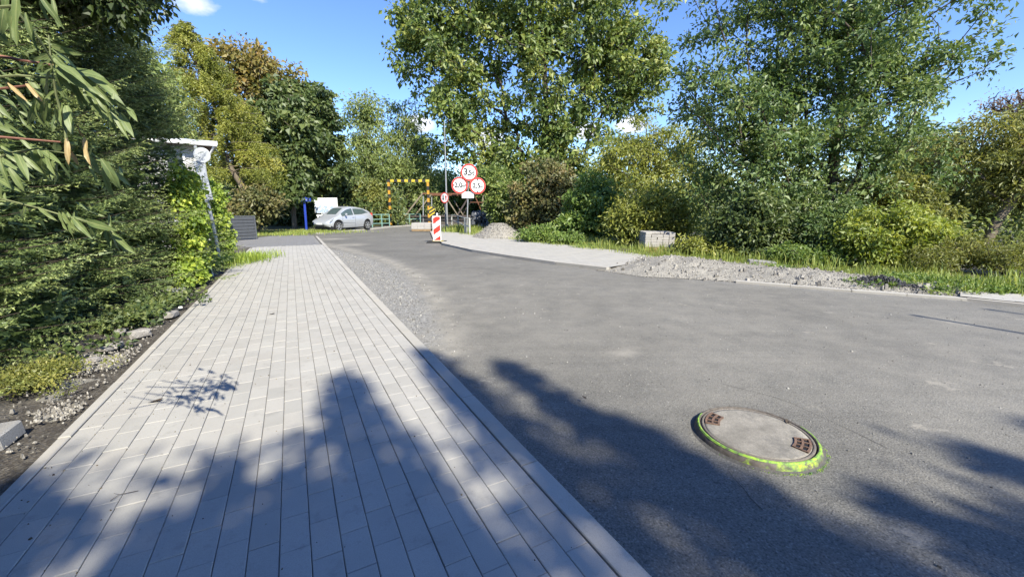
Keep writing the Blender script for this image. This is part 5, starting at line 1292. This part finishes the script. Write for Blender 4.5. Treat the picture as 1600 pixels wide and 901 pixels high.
# truss bridge
Yt = 40.0; bb0 = G(725, Yt); rt = thing('bridge', 'old rusty steel truss bridge behind the gate and signs', 'bridge', bb0)
def rb(px, py, dy=0): 
    p = at(px, py, Yt) - bb0; p.y += dy; return p
def beam(nm, a, b_, w, mt, par=rt):
    w *= .68; d = b_ - a; L = d.length; X = d.normalized(); Yv = Vector((0, 1, 0)); Z = X.cross(Yv).normalized(); M = Matrix((X, Yv, Z)).transposed()
    m = MB(); m.box((a + b_) / 2, (L, w, w), M); return m.build(nm, mt, par)
for dy in (0, 4.2):
    beam('top_chord', rb(660, 302.5, dy), rb(860, 303.5, dy), .20, M_rust)
    beam('bottom_chord', rb(640, 338, dy), rb(860, 338, dy), .18, M_dsteel)
    beam('end_diagonal', rb(661, 302, dy - .12), rb(622, 352, dy - .12), .19, M_tan)
    beam('upright', rb(661, 303, dy + .12), rb(661, 347, dy + .12), .13, M_galv)
    beam('diagonal', rb(700, 312, dy - .14), rb(716, 337, dy - .14), .14, M_tan)
    beam('diagonal', rb(732, 308, dy + .14), rb(712, 340, dy + .14), .2, M_dsteel)
    beam('upright', rb(755, 304, dy - .13), rb(755, 336, dy - .13), .18, M_tan)
    beam('diagonal', rb(776, 306, dy - .16), rb(768, 336, dy - .16), .14, M_tan)
    beam('diagonal', rb(742, 306, dy + .16), rb(754, 334, dy + .16), .12, M_rust)
    beam('diagonal', rb(796, 306, dy + .16), rb(812, 336, dy + .16), .14, M_rust)
    beam('railing_bar', rb(735, 316, dy - .2), rb(775, 316, dy - .2), .10, M_rust)
    beam('railing_bar', rb(640, 344, dy - .2), rb(860, 344, dy - .2), .08, M_dsteel)
m = MB(); m.box((2.0, 2.1, .02), (15, 4.2, .06)); m.build('deck', pm('bridge_planks', (.13, .11, .09), .9, .3, 6), rt)
# rubble bank of grey stone under the bridge
C = []
rg = np.random.default_rng(15)
for k in range(620): C.append((at(rg.uniform(738, 785), 350, 29).x, 29 + rg.normal() * .6, rg.uniform(.1, 1.15)))
pebbles('rubble_bank', C, .22, pebmat('blue_grey_stones', [(0.0, (.05, .055, .065)), (.5, (.13, .14, .16)), (1.0, (.26, .27, .29))]), rg, label='blue grey stone bank under the bridge behind the gravel heap', cat='stones')

# teal railing right of the car, light railing by the sign post
def railing(label, pts, zs, mat, r=.035, posts=None):
    base = Vector(pts[0]); rt = thing('railing', label, 'railing', base)
    for p in pts: m = MB(); m.tube([Vector(p) - base + Vector((0, 0, -.05)), Vector(p) - base + Vector((0, 0, zs[0]))], r * 1.4, 8); m.build('post', mat, rt)
    for z in zs:
        m = MB(); m.tube([Vector(p) - base + Vector((0, 0, z - .02)) for p in pts], r, 6); m.build('rail', mat, rt)
railing('green painted tube railing between the car and the striped gate', [G(566, 33), G(582, 33.5), G(597, 34), G(609, 34.5)], (1.0, .62, .28), M_teal)
railing('green painted tube railing inside the gate on the bridge approach', [G(622, 38.5), G(640, 39), G(657, 39.5)], (.95, .5), M_teal)
railing('short pale concrete and tube railing behind the sign post', [P(706, 353), P(716, 357), P(727, 366), P(734, 367)], (.95, .5), pm('pale_rail', (.40, .40, .36), .7, .15, 10), .04)

# ------------------------------------------------------------------ paver stacks
def paver_stack(label, base, rz, nx, ny, nz, bs, group_label, holes=()):
    rt = thing('paver_pallet', label, 'pallet', base, rz)
    me = MB(); me.add(*[(lambda g: g)(brick_geo(bs[0] - .012, bs[1] - .012, .009, bs[2] - .008))[0], brick_geo(bs[0] - .012, bs[1] - .012, .009, bs[2] - .008)[1]])
    mesh = me.mesh('paver', M_stackp); w, l = nx * bs[0], ny * bs[1]
    m = MB(); m.box((0, 0, .115), (w, l, .022)); pal = m.build('pallet', M_wood, rt)
    for y in (-l / 2 + .06, 0, l / 2 - .06):
        m = MB(); m.box((0, y, .052), (w, .09, .10)); m.build('bearer', M_wood, pal)
    rr = random.Random(7)
    for k in range(nz):
        for i in range(nx):
            for j in range(ny):
                if (k, i, j) in holes: continue
                if 0 < i < nx - 1 and 0 < j < ny - 1 and k < nz - 1: continue
                o = link('paver', mesh, rt, ((i + .5 - nx / 2) * bs[0] + rr.uniform(-.01, .01), (j + .5 - ny / 2) * bs[1] + rr.uniform(-.004, .004), .128 + (k + 1) * bs[2])); o.rotation_euler = (0, 0, rr.uniform(-.015, .015))
M_stackp = paver_mat('stack_paver', (.33, .315, .295), (.42, .40, .375))
p = P(1008, 393); q = P(1051, 393.5); an = math.atan2(q.y - p.y, q.x - p.x)
paver_stack('wooden pallet stacked with grey concrete pavers on the right verge', (p + q) / 2 + Vector((-math.sin(an) * .60 + .02, .60 * math.cos(an), .03)), an, 5, 6, 6, (.2, .2, .085), 'pavers', holes={(5, 2, 0), (5, 3, 0), (5, 2, 1), (5, 3, 1), (5, 1, 0), (5, 1, 1)})
p = P(643, 361); q = P(672, 361); an = .03
paver_stack('pallet stacked with pinkish slabs by the gate behind the striped board', (p + q) / 2 + Vector((0, .55, 0)), an, 3, 3, 3, (.42, .36, .13), 'slabs')

# ------------------------------------------------------------------ parked car
def car():
    pf, pr = P(500, 362), P(573, 357.3)
    f = Vector((pf.x, pf.y, 0)); r = Vector((pr.x, pr.y, 0)); d = (f - r); L = d.length; yaw = math.atan2(d.y, d.x)
    base = (f + r) / 2
    rt = thing('parked_car', 'silver three door hatchback parked on the kerb in front of the map board', 'car', base, yaw)
    # car space: +x nose; near side is +y*? nose left as seen from the road: left side of the car faces us (+y)
    S = L / 4.26; H_ = 1.12
    M_paint, t, b = newmat('silver_paint'); b.inputs['Base Color'].default_value = (.47, .49, .52, 1); b.inputs['Metallic'].default_value = .35; b.inputs['Roughness'].default_value = .28; b.inputs['Coat Weight'].default_value = .6
    M_glass = pm('tinted_glass', (.06, .085, .085), .06, .1, 3, spec=.8); M_tyre = M_rubber; M_rim = pm('alloy_rim', (.55, .56, .57), .3, .05, 10, metal=.7)
    # stations: x, bottom z, belt z, roof z, half width at belt, half width roof
    st = [(-2.10, .42, .80, .86, .60, .48), (-2.02, .30, .86, 1.02, .74, .52), (-1.80, .22, .92, 1.17, .80, .54), (-1.40, .20, .93, 1.30, .855, .57), (-.90, .20, .92, 1.395, .875, .60), (-.40, .20, .90, 1.44, .88, .615), (.10, .20, .885, 1.44, .88, .615),
          (.45, .20, .87, 1.36, .88, .60), (.80, .20, .86, 1.18, .875, .62), (1.10, .20, .85, .98, .865, .66), (1.28, .20, .83, .88, .855, .70), (1.60, .22, .72, .78, .82, .66), (1.90, .26, .60, .64, .72, .58), (2.08, .34, .52, .54, .56, .46), (2.14, .42, .47, .48, .40, .34)]
    n = 11
    def sec(s):
        x, zb, zl, zr, w, wr = s; pts = []
        prof = [(w * .90, zb), (w * .985, zb + (zl - zb) * .25), (w * 1.0, zb + (zl - zb) * .55), (w * .985, zl - .04 * (zl - zb)), (w * .965, zl), (w * .965 + (wr - w * .965) * .5, zl + (zr - zl) * .5), (wr + .04, zl + (zr - zl) * .86), (wr * .86, zl + (zr - zl) * .965), (wr * .45, zr), (0, zr + .008)]
        return [(x, y, z) for y, z in prof]
    mb = MB(); secs = [sec(s) for s in st]; k = len(secs[0]); vs = []; 
    for q in secs: vs += q + [(x, -y, z) for x, y, z in reversed(q[:-1])]
    K = 2 * k - 1; fs = []
    for i in range(len(st) - 1):
        for j in range(K - 1):
            fs.append((i * K + j, i * K + j + 1, (i + 1) * K + j + 1, (i + 1) * K + j))
        fs.append((i * K + K - 1, i * K, (i + 1) * K, (i + 1) * K + K - 1))
    fs.append(tuple(range(K))); fs.append(tuple(reversed([(len(st) - 1) * K + j for j in range(K)])))
    vs = [(x * S, y * S, z * S * H_) for x, y, z in vs]
    bm = MB(); bm.add(vs, fs); body = bm.build('body', M_paint, rt, True)
    # cut real wheel arches
    wx, wr_ = (1.32, -1.33), .325
    cutter = MB()
    for x in wx:
        Rr = Matrix.Rotation(math.pi / 2, 3, 'X'); cutter.lathe([(.39 * S, -1.0 * S), (.39 * S, 1.0 * S)], 28, Rr, (x * S, 0, .33 * S * H_))
    co = cutter.build('wheel_arch', M_black, rt); md = body.modifiers.new('arches', 'BOOLEAN'); md.operation = 'DIFFERENCE'; md.object = co; md.solver = 'EXACT'
    dg = bpy.context.evaluated_depsgraph_get(); me = bpy.data.meshes.new_from_object(body.evaluated_get(dg)); body.modifiers.clear(); old = body.data; body.data = me; bpy.data.objects.remove(co)
    me.polygons.foreach_set('use_smooth', [True] * len(me.polygons))
    try: me.set_sharp_from_angle(angle=math.radians(38))
    except Exception: pass
    m = MB(); m.box((0, 0, .33 * S), (3.7 * S, 1.45 * S, .38 * S)); m.build('underbody', M_black, rt)
    # side glass on both sides: from the same section surface, slightly proud
    def interp(x):
        for a, c in zip(st[:-1], st[1:]):
            if a[0] <= x <= c[0]:
                t = (x - a[0]) / (c[0] - a[0]); return [a[q] + (c[q] - a[q]) * t for q in range(6)]
        return list(st[-1])
    def side_pt(x, v, sgn, off=.012):
        _, zb, zl, zr, w, wr = interp(x); y = w * .965 + (wr + .04 - w * .965) * v; z = zl + (zr - zl) * .86 * v
        return Vector((x * S, sgn * (y + off) * S, (z + .008) * S * H_))
    for sgn in (1, -1):
        for nm, x0, x1, lo, hi in (('front_window', .0, .98, .10, .88), ('rear_window', -1.55, -.10, .12, .86)):
            m = MB(); vs = []; fs = []; q = 10
            for i in range(q + 1):
                x = x0 + (x1 - x0) * i / q
                h = hi
                if nm == 'rear_window': h = lo + (hi - lo) * min(1, (i / q + .02) * 3.2) ** .6 ; l = lo + .30 * max(0, 1 - i / q * 2.0)
                else: l = lo; h = hi if i / q < .5 else hi
                h = max(h, l + .02); vs += [side_pt(x, l, sgn), side_pt(x, h, sgn)]
            for i in range(q): fs.append((2 * i, 2 * i + 1, 2 * i + 3, 2 * i + 2))
            m.add(vs, fs); m.build('window', M_glass, rt)
        # door seam and sill trim, mirror, handle
        for x in (.98, -.14):
            m = MB(); w0 = interp(x)[4]; m.tube([Vector((x * S, sgn * (w0 * .995 + .004) * S, z * S * H_)) for z in (.26, .5, .7, .86)], .008 * S, 4); m.build('door_seam', M_black, body)
        m = MB(); w0 = .875; m.box((.45 * S, sgn * (w0 + .01) * S, .50 * S * H_), (1.1 * S, .015 * S, .035 * S)); m.build('side_moulding', M_paint, body)
        m = MB(); m.box((.05 * S, sgn * (w0 + .012) * S, .80 * S * H_), (.18 * S, .025 * S, .03 * S)); m.build('door_handle', M_paint, rt)
        m = MB(); m.lathe([(.02 * S, -.06 * S), (.08 * S, -.03 * S), (.085 * S, .04 * S), (.03 * S, .07 * S)], 10, Matrix.Rotation(math.pi / 2, 3, 'Y'), (.78 * S, sgn * 1.0 * S, .97 * S * H_)); m.build('mirror', M_paint, rt)
        m = MB(); m.box((-1.93 * S, sgn * .705 * S, .93 * S * H_), (.10 * S, .07 * S, .24 * S), Matrix.Rotation(.25, 3, 'Y')); m.build('tail_light', M_red, rt)
        m = MB(); m.prism([(1.55, .66), (1.98, .54), (1.93, .60), (1.62, .745)], .07, None, (0, 0, 0)); m.v = [(x * S, (y + sgn * .735) * S, z * S * H_) for x, y, z in m.v]; m.build('headlight', pm('lamp_glass', (.45, .48, .50), .12, .05, 5, metal=.4), rt)
    # windscreen and rear glass
    for nm, xs in (('windscreen', (.52, .70, .90, 1.12)), ('rear_screen', (-1.95, -1.82, -1.62, -1.42))):
        m = MB(); vs = []; fs = []
        for x in xs:
            _, zb, zl, zr, w, wr = interp(x)
            for y in (-.42, -.2, 0, .2, .42): vs.append((x * S, y * S, (zr + .018 - .05 * abs(y) ** 2) * S * H_))
        for i in range(len(xs) - 1):
            for j in range(4): fs.append((i * 5 + j, i * 5 + j + 1, i * 5 + 6 + j, i * 5 + 5 + j))
        m.add(vs, fs); m.build(nm, M_glass, rt)
    m = MB(); m.box((2.10 * S, 0, .36 * S), (.05 * S, .7 * S, .10 * S)); m.build('grille', M_black, rt)
    m = MB(); m.box((2.145 * S, 0, .45 * S * H_), (.02 * S, .46 * S, .10 * S)); m.build('number_plate', M_white, rt)
    # wheels
    for x in wx:
        for sgn in (1, -1):
            R = Matrix.Rotation(-sgn * math.pi / 2, 3, 'X'); c = Vector((x * S, sgn * .74 * S, wr_ * S)); m = MB()
            m.lathe([(.20 * S, -.09 * S), (.30 * S, -.10 * S), (wr_ * S, -.07 * S), (wr_ * S, .07 * S), (.30 * S, .10 * S), (.225 * S, .095 * S)], 28, R, c); wh = m.build('wheel', M_tyre, rt, False)
            m = MB(); m.lathe([(.225 * S, .098 * S), (.235 * S, .105 * S), (.215 * S, .104 * S), (.20 * S, .06 * S)], 28, R, c, True); m.lathe([(.05 * S, .07 * S), (.05 * S, .105 * S), (.03 * S, .11 * S)], 12, R, c)
            for q in range(6):
                a = q * math.pi / 3; Rq = R @ Matrix.Rotation(a, 3, 'Z'); m.box(c + Rq @ Vector((.125 * S, 0, .09 * S)), (.19 * S, .06 * S, .025 * S), Rq)
            m.build('rim', M_rim, wh)
            m = MB(); m.lathe([(.21 * S, .062 * S), (.01, .0625 * S)], 20, R, c); m.build('brake_disc', M_dsteel, wh)
    return rt
car()
